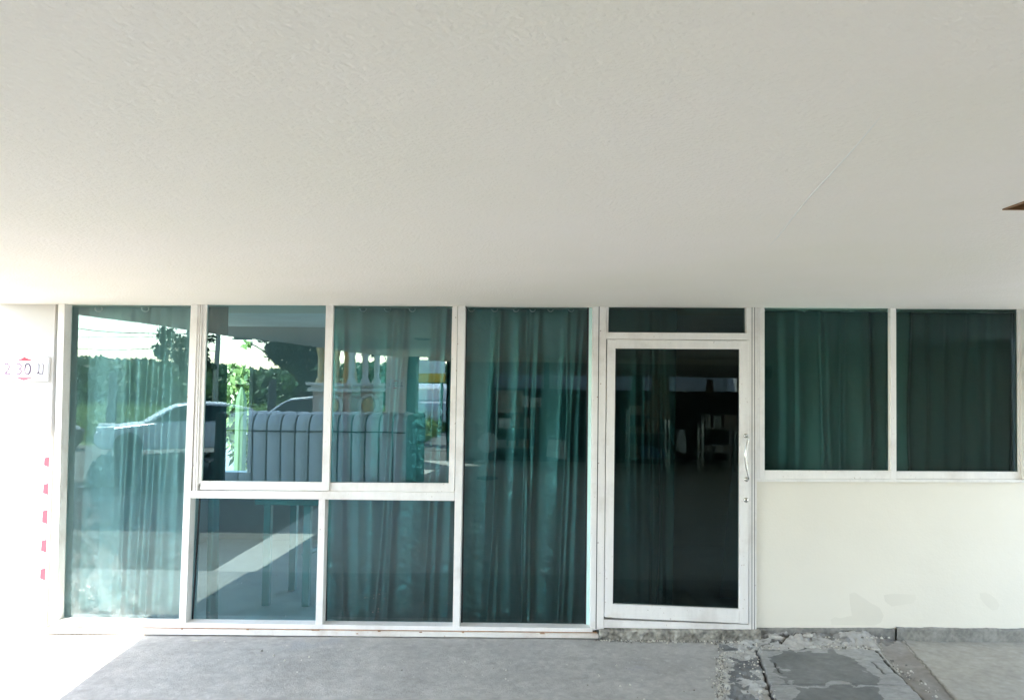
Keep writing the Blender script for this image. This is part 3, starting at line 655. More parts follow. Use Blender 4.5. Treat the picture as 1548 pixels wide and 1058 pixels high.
# ================================================================== CURTAINS
def curtain(name, label, pxl, pxr, ridges, z0, z1, m, Y=.14, seed=1, rings=(), top_amp=.4, wrinkle=1.0):
    xa = on_y(pxl, 700, Y)[0] if not isinstance(pxl, tuple) else None
    (tl, bl) = pxl if isinstance(pxl, tuple) else (pxl, pxl); (tr, br) = pxr if isinstance(pxr, tuple) else (pxr, pxr)
    pyt, pyb = 463, 945
    TL, TR = on_y(tl, pyt, Y)[0], on_y(tr, pyt, Y)[0]; BL, BR = on_y(bl, pyb, Y)[0], on_y(br, pyb, Y)[0]
    W_ = max(TR-TL, .05); nx = int(W_/.0035)+4; nz = int((z1-z0)/.012)
    U, Zz = np.meshgrid(np.linspace(0, 1, nx), np.linspace(z1, z0, nz)); V = (2.37-Zz)/2.29
    X = (TL+(TR-TL)*U)*(1-V)+(BL+(BR-BL)*U)*V
    Yg = np.zeros_like(X)
    sd = seed*37.1
    Yg -= (fbm(X*4+sd, V*1.0+sd, 2)-.5)*.045
    Yg -= (fbm(X*16+sd, V*1.2+sd, 2)-.5)*.004
    for (a, b, wd, amp) in ridges:
        xa_, xb_ = on_y(a, pyt, Y)[0], on_y(b, pyb, Y)[0]
        xc = xa_*(1-V)+xb_*V+(vnoise(V*3+a, V*0+sd)-.5)*.03
        k = top_amp+(1-top_amp)*np.clip(V*1.6, 0, 1); k = k*(.75+.5*vnoise(V*4+b, V*0+sd))
        dd = (X-xc)/(wd+.006); dd = np.where(dd < 0, dd/2.3, dd*.9); Yg -= amp*.8*k*np.exp(-np.abs(dd)**np.where(dd < 0, 1.3, 2.0))
    # creases near the hem and small puckers
    wr = (fbm(X*16+sd, Zz*26, 3)-.5)*.010*wrinkle*(.3+1.4*np.clip(V-.45, 0, 1)); Yg += wr
    Yg = np.clip(Yg, -(Y-.015), .2)
    bot = (fbm(U*8+sd, U*0+1, 2)-.5)*.03*(V > .97); 
    t = thing(name, label, 'curtain', (float((TL+TR)/2), Y, z1), 'curtains hung behind the storefront glass')
    grid_mesh('cloth', X, Y+Yg, Zz+bot, m, t)
    for px in rings:
        x = on_y(px, 469, Y-.05)[0]; z = on_y(px, 468.5, Y-.05)[1]; pts = [(x+.006*math.sin(a*7), Y-.06+.0*a, z) for a in (0,)]
        ring = [(x+.021*math.cos(a), Y-.075+.012*math.cos(a), z+.006+.021*math.sin(a)) for a in [i*2*math.pi/16 for i in range(17)]]
        MB().tube(ring, .0042, 6, caps=False).build('ring', 'ring', t)
    return t
curtain('curtain', 'teal curtain with sunlit brightness in its colour filling the leftmost glass pane', (100, 84), (298, 279),
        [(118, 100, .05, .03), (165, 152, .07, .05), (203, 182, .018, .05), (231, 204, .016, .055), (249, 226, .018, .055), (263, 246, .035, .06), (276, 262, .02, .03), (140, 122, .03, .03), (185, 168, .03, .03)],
        .075, 2.40, 'curtain_lit_tone', .16, 1, (152, 222))
curtain('curtain', 'narrow dark curtain edge at the left of the upper sliding window', (298, 300), (346, 336), [(320, 315, .03, .03), (334, 330, .02, .03)], 1.05, 2.40, 'curtain_dark', .10, 2)
curtain('curtain', 'thin pale curtain strip hanging behind the lower left sliding pane', (322, 314), (338, 330), [(330, 321, .02, .035)], .075, 1.08, 'curtain', .12, 3)
curtain('curtain', 'teal curtain behind the right sliding sash of the storefront', (498, 486), (706, 694),
        [(521, 519, .018, .05), (545, 541, .04, .02), (598, 568, .018, .045), (611, 583, .02, .06), (664, 643, .022, .06), (676, 657, .02, .05), (690, 676, .02, .03), (640, 630, .05, .02)],
        .075, 2.40, 'curtain', .15, 4, (550, 587, 624))
curtain('curtain', 'glossy teal curtain with deep folds in the tall pane beside the door', (698, 690), (898, 890),
        [(757, 738, .018, .06), (764, 748, .02, .03), (797, 784, .014, .06), (803, 790, .012, .05), (813, 797, .020, .075), (859, 842, .016, .06), (872, 848, .016, .055), (880, 864, .03, .06), (727, 715, .05, .02), (835, 826, .05, .02)],
        .078, 2.40, 'curtain', .15, 5, (713, 748, 780, 805, 832, 863))
curtain('curtain', 'dark teal curtain drawn to the left half of the glass door', (905, 903), (1024, 1016),
        [(962, 957, .03, .06), (979, 977, .012, .07), (994, 990, .010, .08), (1001, 999, .012, .05), (940, 934, .03, .02)],
        .10, 2.40, 'curtain', .12, 6, ())
curtain('curtain', 'small curtain corner hanging at the right edge of the door glass', (1126, 1084), (1140, 1140), [(1132, 1110, .03, .04)], .3, 1.5, 'curtain_dark', .13, 9)
curtain('curtain', 'dark green curtain behind the left sash of the right window', (1146, 1146), (1350, 1350),
        [(1172, 1168, .04, .07), (1196, 1196, .03, .04), (1232, 1236, .05, .11), (1262, 1262, .03, .05), (1296, 1294, .05, .09), (1309, 1313, .02, .05), (1334, 1337, .03, .08)],
        1.15, 2.40, 'curtain_dark', .13, 7, (1214, 1285), .9)
curtain('curtain', 'dark green curtain behind the right sash of the right window', (1350, 1350), (1560, 1560),
        [(1366, 1366, .025, .09), (1392, 1392, .03, .06), (1420, 1414, .03, .05), (1445, 1438, .03, .05), (1470, 1470, .06, .11), (1492, 1490, .03, .04), (1513, 1514, .03, .09), (1530, 1533, .02, .06)],
        1.15, 2.40, 'curtain_dark', .13, 8, (1358, 1385, 1455, 1488), .9)
MB().tube([(-3.5, .155, 2.405), (.45, .155, 2.405)], .01, 8).build('curtain_rod', 'ring', label='slim rod carrying the curtains left of the door', cat='curtain rod')
MB().tube([(.7, .125, 2.415), (4.5, .125, 2.415)], .01, 8).build('curtain_rod', 'ring', label='slim rod carrying the curtains of the door and the right window', cat='curtain rod')

# ================================================================== PLANTS SEEN THROUGH THE ROOM
def leaves(n, cfun, size, m, name, parent=None, aspect=2.2, **tg):
    vs = np.zeros((n*4, 3)); 
    for i in range(n):
        c = np.array(cfun()); a = RNG.normal(size=3); a /= np.linalg.norm(a); b = np.cross(a, RNG.normal(size=3)); b /= np.linalg.norm(b)
        s = size*(.6+.8*RNG.random()); a = a*s*aspect/2; b = b*s/2
        vs[i*4:i*4+4] = [c-a, c-b*1.0, c+a, c+b]
    me = bpy.data.meshes.new(name); me.from_pydata(vs.tolist(), [], [(4*i, 4*i+1, 4*i+2, 4*i+3) for i in range(n)]); me.materials.append(MT[m])
    o = bpy.data.objects.new(name, me); COL.objects.link(o)
    if parent: o.parent = parent; o.location = -Vector(tuple(parent['_w']))
    tag(o, **tg); return o
def plants():
    x0 = on_y(335, 600, 5.5)[0]; x1 = on_y(384, 600, 5.5)[0]
    for i, (cx, cz, r_, lb) in enumerate(((x0, 1.6, .55, 'bright yellow green shrub seen through the room behind the curtain gap'), (x1, 2.0, .5, 'tall bright leafy plant beyond the back opening'), ((x0+x1)/2, .9, .5, 'low bright plant beyond the back opening under the tall shrub'))):
        t = thing('garden_shrub', lb, 'plant', (cx, 5.6+.4*i, 0), 'garden plants behind the back opening')
        MB().tube([(cx, 5.6+.4*i, 0), (cx+.05, 5.6+.4*i, cz)], [.02, .008], 6).build('stem', 'barkm', t)
        def cf(cx=cx, cz=cz, r_=r_, i=i):
            d = RNG.normal(size=3); d *= r_*RNG.random()**.4/np.linalg.norm(d); return (cx+d[0], 5.6+.4*i+d[1]*.6, max(.1, cz+d[2]*1.3))
        leaves(900, cf, .07, 'leaf_bright', 'foliage', t)
    cx = on_y(363, 680, 3.5)[0]
    t = thing('potted_cactus', 'tall ribbed cactus column in the back opening', 'plant', (cx, 3.5, 0))
    prof = []
    vs = []; n = 24; H = 1.45; rows = 20
    for j in range(rows+1):
        z = .3+H*j/rows; sc = 1.0 if j < rows-3 else math.cos((j-rows+3)/3*1.4)
        for k in range(n):
            a = k*2*math.pi/n; r_ = .06*sc*(1+.16*math.cos(a*8)); vs.append((cx+r_*math.cos(a), 3.5+r_*math.sin(a), z))
    MB().add(vs, [(j*n+k, j*n+(k+1) % n, (j+1)*n+(k+1) % n, (j+1)*n+k) for j in range(rows) for k in range(n)], 0, True).build('stem', 'cactus', t)
    MB().lathe((cx, 3.5, 0), [(.10, 0), (.13, .22), (.14, .26), (.12, .26)], 20).build('pot', 'card', t)
plants()

# ================================================================== WHAT THE GLASS MIRRORS (real things out in front)
def refl_world():
    # ribbed sheet cabinet
    k = 7.2; xa = seen(328, 680, k)[0]; xb = seen(633, 680, k)[0]; zt = seen(480, 626, k)[2]
    t = thing('ribbed_cart', 'long pale ribbed metal cart with rounded top edge standing on the forecourt', 'cart', ((xa+xb)/2, -k, 0))
    n = 13; rad = .24; mb = MB(); wr = (xb-xa-.36)/n
    path = [(-k+0, .10)]+[(-k, zt-rad)]+[(-k-rad+rad*math.cos(a), zt-rad+rad*math.sin(a)) for a in [i*math.pi/2/8 for i in range(1, 9)]]+[(-k-.9, zt)]
    for i in range(n):
        x0 = xa+.18+wr*i+.014; x1 = xa+.18+wr*(i+1)-.014; cs = 7; vs = []
        for (y, z) in path:
            for c in range(cs):
                u = c/(cs-1); b = math.sin(u*math.pi)*.022
                ang = math.atan2(z-(zt-rad), y-(-k-rad)) if z > zt-rad else 0
                ny, nz = (math.cos(ang), math.sin(ang)) if y < -k-.0001 or z > zt-rad else (1, 0)
                if y <= -k-.5: ny, nz = 0, 1
                vs.append((x0+(x1-x0)*u, y+ny*b, z+nz*b))
        m_ = len(path); mb.add(vs, [(j*cs+c, j*cs+c+1, (j+1)*cs+c+1, (j+1)*cs+c) for j in range(m_-1) for c in range(cs-1)], 0, True)
    mb.build('ribbed_side', 'rib', t)
    pb = [(-k-.012, .12)]+[(-k-.012, zt-rad-.01)]+[(-k-rad+(rad-.012)*math.cos(a), zt-rad+(rad-.012)*math.sin(a)) for a in [i*math.pi/2/8 for i in range(1, 9)]]+[(-k-.9, zt-.012), (-k-.9, .12)]
    n_ = len(pb); MB().add([(xa+.15, y, z) for y, z in pb]+[(xb-.15, y, z) for y, z in pb], [tuple(range(n_)), tuple(range(2*n_-1, n_-1, -1))]+[(i, (i+1) % n_, (i+1) % n_+n_, i+n_) for i in range(n_)]).build('body', 'ribgap', t)
    for x in (xa+.08, xb-.09): MB().box(x-.08, x+.08, -k-.92, -k+.03, .06, zt+.02).build('end_post', 'dark', t, .04)
    MB().tube([(xa+.2, -k+.05, zt-.28), (xb-.2, -k+.05, zt-.28)], .012, 6).build('rail', 'dark', t)
    for x in (xa+.4, xb-.4):
        for y in (-k-.15, -k-.75): MB().lathe((x, y, .1), [(.1, -.03), (.1, .03)], 18, axis='y').build('wheel', 'tyre', t)
    # shrine
    k = 15.5; S = 1.62; cx = seen(528, 600, k)[0]; t = thing('spirit_shrine', 'ornate pale and gold shrine on a square pedestal with oval medallions', 'shrine', (cx, -k, 0))
    def rb(mb, hw, z0, z1, hw2=None):
        hw2 = hw2 or hw; a = R(28); vs = []
        for z, h in ((z0, hw), (z1, hw2)):
            for dx, dy in ((-h, -h), (h, -h), (h, h), (-h, h)): vs.append((cx+dx*math.cos(a)-dy*math.sin(a), -k+dx*math.sin(a)+dy*math.cos(a), z))
        mb.add(vs, [(0, 3, 2, 1), (4, 5, 6, 7), (0, 1, 5, 4), (1, 2, 6, 5), (2, 3, 7, 6), (3, 0, 4, 7)]); return mb
    zc = seen(528, 581, k)[2]
    rb(MB(), .42*S, 0, zc-.12*S).build('pedestal', 'pinkstone', t, .01)
    rb(rb(rb(MB(), .48*S, zc-.12*S, zc-.06*S), .44*S, zc-.06*S, zc-.02*S), .50*S, zc-.02*S, zc+.03*S).build('cornice', 'palestone', t, .008)
    a = R(28)
    for sgn, nx_, ny_ in ((0, -math.sin(a), math.cos(a)), (1, math.cos(a), math.sin(a)), (1, -math.cos(a), -math.sin(a))):
        ox, oy = cx+nx_*.425*S, -k+ny_*.425*S; tx, ty = -ny_, nx_; vs = []; n_ = 28
        for rr_, off in ((1.0, .0), (1.0, .03), (.78, .03), (.70, .008)):
            for q_ in range(n_):
                th = q_*2*math.pi/n_; vs.append((ox+tx*.27*S*rr_*math.cos(th)+nx_*off, oy+ty*.27*S*rr_*math.cos(th)+ny_*off, zc-.56+.31*rr_*math.sin(th)))
        fs = [(r_*n_+q_, r_*n_+(q_+1) % n_, (r_+1)*n_+(q_+1) % n_, (r_+1)*n_+q_) for r_ in range(3) for q_ in range(n_)]
        MB().add(vs, fs).build('medallion', 'palestone', t)
        vs2 = [(ox+tx*.16*S*math.cos(q_*2*math.pi/n_)+nx_*.012, oy+ty*.16*S*math.cos(q_*2*math.pi/n_)+ny_*.012, zc-.56+.2*math.sin(q_*2*math.pi/n_)) for q_ in range(n_)]
        MB().add(vs2, [tuple(range(n_))]).build('relief', 'gold', t)
    for dx, dy in ((-.33, -.33), (.33, -.33), (.33, .33), (-.33, .33), (0, .34), (.34, 0), (-.34, 0)):
        x = cx+S*(dx*math.cos(a)-dy*math.sin(a)); y = -k+S*(dx*math.sin(a)+dy*math.cos(a))
        MB().lathe((x, y, zc+.03*S), [(r_*S, h_*S) for r_, h_ in ((.09, 0), (.075, .05), (.05, .1), (.055, .32), (.05, .42), (.085, .56), (.10, .62), (.07, .66))], 12).build('column', 'palestone' if dx > 0 else 'gold', t)
    rb(MB(), .10*S, zc+.03*S, zc+.5*S, .06*S).build('statue', 'gold', t)
    mb = MB()
    for i in range(5): rb(mb, (.48-.08*i)*S, zc+(.69+.13*i)*S, zc+(.80+.13*i)*S, (.42-.08*i)*S)
    mb.build('roof', 'gold', t)
    # big tree, second tree, hedge row
    def tree(name, cx, cy, h, blobs, n, lb, trunk_r=.16, ls=.13, mm='leaf_dark'):
        t = thing(name, lb, 'tree', (cx, cy, 0), 'trees beyond the forecourt')
        mb = MB(); mb.tube([(cx, cy, 0), (cx+.1, cy, h*.35), (cx, cy, h*.7), (cx+.1, cy, h*.95)], [trunk_r, trunk_r*.8, trunk_r*.5, .03], 9)
        for (bx, by, bz, br) in blobs: mb.tube([(cx+.05, cy, bz*.55), (cx+bx*.5, cy+by*.5, bz*.8), (cx+bx, cy+by, bz)], [trunk_r*.25, trunk_r*.15, .012], 6)
        mb.build('trunk', 'barkm', t)
        sub = []
        for (bx, by, bz, br) in blobs:
            for _ in range(int(12+22*br)):
                d = RNG.normal(size=3); d *= br*RNG.random()**.4*1.1/np.linalg.norm(d); sub.append((bx+d[0], by+d[1], bz+d[2]*.85, RNG.uniform(.08, .20)+.10*br))
        wt = np.array([b[3]**2 for b in sub]); wt /= wt.sum(); pick = iter(RNG.choice(len(sub), n, p=wt))
        def cf():
            b = sub[next(pick)]; d = RNG.normal(size=3); d *= b[3]*RNG.random()**.33/np.linalg.norm(d); return (cx+b[0]+d[0], cy+b[1]+d[1], b[2]+d[2]*.75)
        leaves(n, cf, ls, mm, 'crown', t, 1.6)
    x, y, _ = seen(458, 600, 20)
    tree('shade_tree', x, y, 6.0, [(0, 0, 2.5, .62), (.35, .2, 3.3, .8), (-.45, .3, 3.1, .55), (.2, 0, 1.75, .5), (-1.45, .2, 3.55, .42), (-.2, 0, 4.2, .8), (-1.3, 0, 4.1, .55), (-2.3, 0, 3.7, .38), (1.3, 0, 3.6, .6), (-.75, .2, 2.75, .35), (.6, 0, 2.6, .45), (-1.9, 0, 3.15, .25), (.1, -.3, 1.3, .4)], 22000, 'dense dark shade tree standing behind the shrine', ls=.075)
    x, y, _ = seen(282, 600, 22)
    tree('shade_tree', x, y, 5.0, [(0, 0, 3.0, .45), (-.55, .2, 3.3, .4), (.6, 0, 3.7, .6), (0, 0, 4.0, .45), (.4, 0, 2.4, .5), (-.3, 0, 2.5, .35), (-.9, 0, 2.75, .25)], 4200, 'thin dark tree at the edge of the grass field left of the cars', .08, .09)
    x, y, _ = seen(592, 600, 18)
    tree('shade_tree', x, y, 4.5, [(0, 0, 3.0, .45), (-.5, .2, 3.4, .4), (.4, 0, 3.5, .5), (-.7, 0, 2.9, .3), (.2, 0, 2.5, .3)], 1500, 'sparse leafy tree between the shrine and the white pillar', .06, .085)
    mb_n = 34000
    def hf():
        x = RNG.uniform(-52, 12); y = -46+RNG.normal()*2.2; top = 2.5+1.6*(fbm(np.array(x*.22), np.array(3.3), 4)-.3)
        return (x, y, RNG.random()**.8*top)
    leaves(mb_n, hf, .30, 'leaf_mid', 'scrub_thicket', None, 1.3, kind='stuff', label='long band of green scrub closing the far side of the field', cat='scrub')
    def gf():
        k_ = 14.9+RNG.random()**1.5*22; return (RNG.uniform(-30, -3.5) if RNG.random() < .9 else RNG.uniform(-3.5, -3), -k_, RNG.random()**1.5*.5)
    leaves(22000, gf, .05, 'grass', 'tall_grass', None, 7, kind='stuff', label='tall green grass growing over the field', cat='grass')
    # unseen canopy added to cast shade on the forecourt
    t = thing('added_shade_canopy', 'unseen flat canopy on slim posts added to shade the forecourt', 'canopy', (-9, -9, 0))
    MB().box(-15, -4.4, -11.0, -6.85, 5.0, 5.08).build('shade_sheet', 'shopwall', t)
    for x, y in ((-14.8, -7), (-14.8, -10.8)): MB().box(x-.06, x+.06, y-.06, y+.06, 0, 5.0).build('post', 'shopwall', t)
    # poles and wires
    for px, k_, top, lb in ((172, 16, 562, 'dark slim post on the grass field left of the parked car'), (415, 17, 573, 'dark slim post on the grass field behind the ribbed cart')):
        x, y, z = seen(px, top, k_); MB().tube([(x, y, 0), (x, y, z)], [.14, .11], 10).build('field_post', 'dark', label=lb, cat='post')
    for i, (ya, yb, sag) in enumerate(((486, 500, .8), (511, 512, 0), (528, 529, 0), (543, 544, 0), (564, 566, 0))):
        a_ = seen(60, ya, 30); b_ = seen(330, yb, 30); pts = []
        for j in range(21):
            u = j/20; pts.append((a_[0]*(1-u)+b_[0]*u, -30, a_[2]*(1-u)+b_[2]*u-sag*4*u*(1-u)*.5))
        MB().tube(pts, .014 if i else .02, 5).build('power_line', 'dark', label='overhead power line, number %s from the top over the field' % ['first', 'second', 'third', 'fourth', 'fifth'][i], cat='cable', group='overhead wires over the field')
    for px_ in (60, 330):
        x = seen(px_, 500, 30)[0]
        MB().tube([(x, -30, 0), (x, -30, 4.6)], [.14, .10], 10).build('utility_pole', 'shopwall', label='grey utility pole carrying the wires %s' % ('at the far left of the field' if px_ < 100 else 'beside the thin tree'), cat='pole')
    # cars
    def car(cx, cy, L_, H_, lb, flip=1, rot=0):
        t = thing('parked_car', lb, 'car', (0, 0, 0), 'cars parked beyond the forecourt')
        def X(u): return (u-.5)*L_*flip
        low = [(0, .28), (.0, .42), (.02, .50), (.10, .56), (.27, .62), (.30, .64), (.93, .66), (.985, .60), (1, .45), (.99, .22), (.80, .17), (.20, .17), (.03, .2)]
        cab = [(.25, .63), (.36, .86), (.42, .95), (.55, 1.0), (.72, .99), (.86, .90), (.95, .65)]
        MB().poly([(X(u), z*H_) for u, z in low], -.82, .82).build('body', 'carpaint', t, .06)
        MB().poly([(X(u), z*H_) for u, z in cab], -.70, .70).build('cabin', 'carpaint', t, .05)
        wn = [(.29, .66), (.375, .85), (.43, .92), (.55, .955), (.71, .945), (.83, .87), (.90, .68)]
        for s in (-1, 1):
            MB().poly([(X(u), z*H_) for u, z in wn], s*.705, s*.712).build('side_glass', 'carglass', t)
            for u in (.17, .80):
                wl = subparent(MB().lathe((X(u), s*.76, .31), [(.30, -.09*s), (.31, 0), (.29, .09*s)], 22, axis='y').build('wheel', 'tyre', t))
                MB().lathe((X(u), s*.85, .31), [(.19, 0), (.17, .012*s)], 16, axis='y').build('rim', 'dark', wl)
            MB().box(*sorted((X(.015), X(.10))), *sorted((s*.55, s*.80)), .50*H_, .57*H_).build('headlight', 'signwhite', t, .01)
        for ch in list(t.children): pass
        t.location = (cx, cy, 0); t.rotation_euler.z = rot; return t
    x, y, _ = seen(285, 650, 12.6); car(x, y, 3.9, 1.28, 'white hatchback parked left of the ribbed cart', 1, R(-28))
    x, y, _ = seen(462, 650, 16.5); car(x, y, 3.9, 1.36, 'white car parked behind the ribbed cart and shrine', 1, R(-10))
    x, y, _ = seen(645, 650, 24); car(x, y, 4.2, 1.7, 'white car standing in the street under the yellow board', 1, R(80))
    # covered motorbikes
    def bundle(px0, px1, py0, k_, lb, seed, m='black_plastic'):
        xa, _, zt_ = seen(px0, py0, k_); xb = seen(px1, py0, k_)[0]
        U, V = np.meshgrid(np.linspace(-1, 1, 110), np.linspace(-1, 1, 80)); r_ = np.clip(1-np.abs(U)**3.2-np.abs(V)**2.6, 0, 1)
        n_ = np.abs(fbm(U*3+seed, V*3, 5)-.5)*2; n2_ = np.abs(fbm(U*7+seed*3, V*7+4, 3)-.5)
        rg = 1-np.abs(2*fbm(U*1.6+seed*5, V*2.2+seed, 3)-1)*2.2
        Zg = zt_*r_**.45*(.35+.55*np.clip(rg, 0, 1)+.35*n_)+(np.abs(fbm(U*9+seed, V*9, 3)-.5)*.34+n2_*.12)*r_**.25
        grid_mesh('tarp_bundle', (xa+xb)/2+(xb-xa)/2*U+n2_*.1, -k_-.1+.42*V, Zg, m, None, False, label=lb, cat='tarp')
    bundle(132, 222, 690, 7.5, 'crumpled black plastic cover thrown over a low pile near the left field edge', 3)
    bundle(205, 300, 694, 6.9, 'glossy dark cover heaped beside the parked hatchback', 11)
    bundle(268, 345, 700, 8.4, 'dark wrinkled cover on the pile next to the ribbed cart', 19)
    x, y, z = seen(112, 643, 13.5)
    t = thing('water_jar', 'big dark rounded jar with pale cloth lid at the field edge', 'jar', (x-.3, y, 0))
    MB().lathe((x-.3, y, 0), [(.32, 0), (.48, .2), (.52, .5), (.45, z-.2)], 24).build('body', 'dark', t)
    MB().lathe((x-.3, y, 0), [(.46, z-.22), (.40, z-.05), (.2, z)], 24).build('lid', 'paper', t)
    # pillar with the second sign
    k = 12.0; xa = seen(585, 600, k)[0]; xb = seen(616.5, 600, k)[0]
    t = thing('porch_pillar', 'square white porch pillar carrying the second clearance sign', 'pillar', ((xa+xb)/2, -k-.2, 0))
    MB().box(xa, xb, -k-.45, -k, 0, ceil_z(-2.6)+.01).build('shaft', 'whitewall', t, .006)
    MB().box(xb+.003, xb+.20, -k-.42, -k-.03, 0, ceil_z(-2.6)+.01).build('painted_shade_side', 'dark', t)  # pillar's side in shade, the shade given as a dark box
    cx_, _, cz_ = seen(600, 581, k); height_sign(cx_, -k+.001, cz_, .44, -1, 'white clearance sign with red arrows on the far porch pillar')
    # street board beyond
    k = 22; a_ = seen(628, 552, k); b_ = seen(672, 579, k)
    t = thing('shop_board', 'white and yellow shop board across the street', 'sign board', ((a_[0]+b_[0])/2, -k, b_[2]))
    zm = (a_[2]+b_[2])/2
    MB().box(a_[0], b_[0], -k-.1, -k, zm, a_[2]+.15).build('white_panel', 'signwhite', t); MB().box(a_[0], b_[0], -k-.1, -k+.002, b_[2], zm-.002).build('yellow_panel', 'yellow', t)
    for x in (a_[0]+.1, b_[0]-.1): MB().box(x-.05, x+.05, -k-.08, -k-.02, 0, b_[2]).build('post', 'dark', t)
    # opposite shop front
    k = 12.2; zt = 2.41; Y = -k-.15
    x0 = seen(674, 600, k)[0]; xE = 5.95
    s = thing('opposite_shop', 'dark cluttered shop front across the porch with pale transom strips', 'shop', (3, Y, 0))
    MB().box(x0, xE, Y-4.2, Y-4.0, 0, 3.0).build('rear_wall', 'intwall', s)
    MB().box(x0, xE, Y-2.4, Y-.27, 2.46, 2.95).build('roof', 'shopwall', s)
    MB().box(x0, x0+.1, Y-4.0, Y, 0, 2.46).build('end_wall', 'shopwall', s); MB().box(xE, xE+.1, Y-4, Y, 0, 2.46).build('end_wall', 'shopwall', s)
    xg = seen(736, 600, k)[0]; MB().box(x0, xg, Y-.1, Y, 0, 2.30).build('grey_panel', 'intwall', s)
    for px in (742, 826, 920, 1120): x = seen(px, 600, k)[0]; MB().box(x-.06, x+.06, Y-.12, Y+.01, 0, 2.30).build('post', 'dark', s)
    zt0, zt1 = seen(800, 568, k)[2], seen(800, 588, k)[2]
    MB().box(x0+.11, xE-.01, Y-1.0, Y-.95, 0, zt1).build('added_dark_board', 'dark', s)  # dark board added to hide the bright rear wall below the strips
    MB().box(x0+.11, xE-.01, Y-.11, Y-.02, zt0+.02, 2.30).build('header', 'shopwall', s)
    MB().box(seen(747, 600, k)[0], seen(790, 600, k)[0], Y-.05, Y-.03, zt1-.55, zt1-.05).build('red_sheet', 'pinkstone', s)
    # clutter in front of the shop
    def item(kind, lb, px, py0, py1, w_, k_, m, cat):
        x, y, za = seen(px, py0, k_); zb = max(0.0, seen(px, py1, k_)[2]); ww = w_/FPX*(5.54+k_)
        if kind == 'paper':
            t = MB().add([(x-ww/2, y, za), (x+ww/2, y+.03, za-.02), (x+ww/2+.02, y+.05, zb), (x-ww/2-.05, y, zb+.05), (x-ww/2, y-.01, za), (x+ww/2, y+.02, za-.02), (x+ww/2+.02, y+.04, zb), (x-ww/2-.05, y-.01, zb+.05)],
                         [(0, 1, 2, 3), (7, 6, 5, 4), (0, 4, 5, 1), (1, 5, 6, 2), (2, 6, 7, 3), (3, 7, 4, 0)]).build('hanging_sheet', m, label=lb, cat=cat)
        elif kind == 'box':
            t = thing('carton', lb, cat, (x, y, zb)); MB().box(x-ww/2, x+ww/2, y-.3, y, zb, za).build('box_body', m, t, .004); MB().box(x-ww/2-.005, x+ww/2+.005, y-.305, y+.005, za, za+.02).build('lid', 'paper', t)
        elif kind == 'jar':
            h_ = za-zb; t = MB().lathe((x, y, zb), [(ww/2*.8, 0), (ww/2, h_*.2), (ww/2, h_*.7), (ww/4, h_*.85), (ww/4, h_)], 16).build('bottle', m, label=lb, cat=cat)
    # shelf to carry it
    def shelf(px0, px1, k_, levels, lb):
        xa, xb = seen(px0, 600, k_)[0], seen(px1, 600, k_)[0]; t = thing('storage_rack', lb, 'rack', ((xa+xb)/2, -k_, 0)); hs = []
        for x in (xa, xb):
            for y in (-k_-.05, -k_-.45): MB().box(x-.02, x+.02, y-.02, y+.02, 0, levels[-1]+.1).build('post', 'chrome', t)
        for z in levels: MB().box(xa-.02, xb+.02, -k_-.47, -k_-.03, z-.02, z).build('shelf', 'shopwall', t)
        return xa, xb
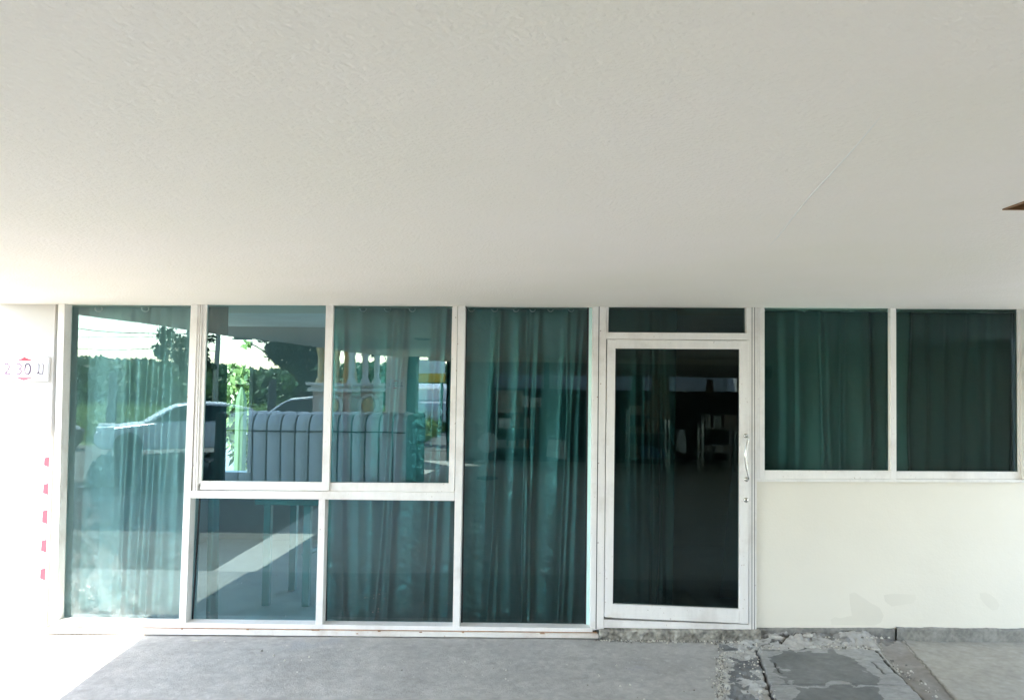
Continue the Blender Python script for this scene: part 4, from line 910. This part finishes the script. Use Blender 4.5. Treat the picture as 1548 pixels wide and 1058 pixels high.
    for (px0, px1, k_, lv, lb) in ((750, 812, 11.2, (.4, .85, 1.3), 'steel rack with cartons in front of the opposite shop'), (950, 1010, 10.6, (.3, .8, 1.2), 'steel rack seen behind the door reflection'), (1060, 1110, 11.0, (.4, .9), 'low steel rack near the opposite shop corner')):
        xa, xb = shelf(px0, px1, k_, lv, lb); rr_ = random.Random(px0); c = 0
        for li, z in enumerate(lv):
            x = xa+.05
            while x < xb-.15:
                ww = rr_.uniform(.14, .28); hh = rr_.uniform(.12, .30); m_ = rr_.choice(['card', 'paper', 'bluebox', 'card', 'rib', 'pinkstone'])
                nm = {'card': 'brown', 'paper': 'pale', 'bluebox': 'blue', 'rib': 'grey', 'pinkstone': 'reddish'}[m_]
                lv_n = ['bottom', 'middle', 'top'][li] if len(lv) == 3 else ['lower', 'upper'][li]
                t = thing('carton', '%s carton, number %s from the left on the %s shelf of the %s' % (nm, ['one', 'two', 'three', 'four', 'five', 'six', 'seven', 'eight'][min(7, c)], lv_n, {750: 'carton rack', 950: 'door side rack', 1060: 'corner rack'}[px0]), 'box', (x+ww/2, -k_-.25, z), 'cartons on the racks')
                MB().box(x, x+ww, -k_-.42, -k_-.08, z, z+hh).build('box_body', m_, t, .004); MB().box(x+ww*.42, x+ww*.58, -k_-.078, -k_-.076, z+.01, z+hh-.01).build('tape', 'paper', t)
                x += ww+rr_.uniform(.02, .08); c += 1
            c = 0
    item('paper', 'pale sheet hanging crooked before the opposite shop', 842, 664, 694, 26, 9.5, 'paper', 'sheet')
    item('paper', 'pale bag hanging in the dark shop seen in the door glass', 1028, 648, 684, 9, 10, 'paper', 'bag')
    item('paper', 'dark brown board leaning under the transom strips', 997, 566, 634, 24, 10.5, 'card', 'board')
    item('paper', 'small dark plank hanging askew beside the dark brown board', 1070, 572, 604, 9, 10.7, 'barkm', 'plank')
    item('paper', 'narrow dark board at the left end of the pale strip in the door glass', 962, 566, 612, 14, 10.9, 'dark', 'board')
    def stand():
        x, y, z = seen(738, 668, 9.0); t = thing('floor_fan', 'tall standing fan in front of the opposite shop', 'fan', (x, y, 0))
        MB().tube([(x, y, .03), (x, y, z)], .015, 8).build('pole', 'chrome', t); MB().lathe((x, y, 0), [(.2, 0), (.2, .03), (.05, .05)], 20).build('base', 'dark', t)
        MB().lathe((x, y, z), [(.02, .02), (.2, .05), (.2, .09), (.03, .12)], 24, axis='y').build('cage', 'rib', t)
    stand()
    # porch ceiling lights mirrored in the glass
    x, y = on_y(640, 515, 4.2)[0], -4.2; zc_ = ceil_z(x)
    dl = thing('ceiling_light', 'round unlit ceiling light on the porch soffit', 'light', (x, y, zc_))
    MB().lathe((x, y, zc_), [(.11, .001), (.11, -.012), (.09, -.018)], 24).build('trim_ring', 'shopwall', dl); MB().lathe((x, y, zc_), [(.085, -.0185), (.03, -.021)], 24).build('lens', 'dark', dl)
refl_world()
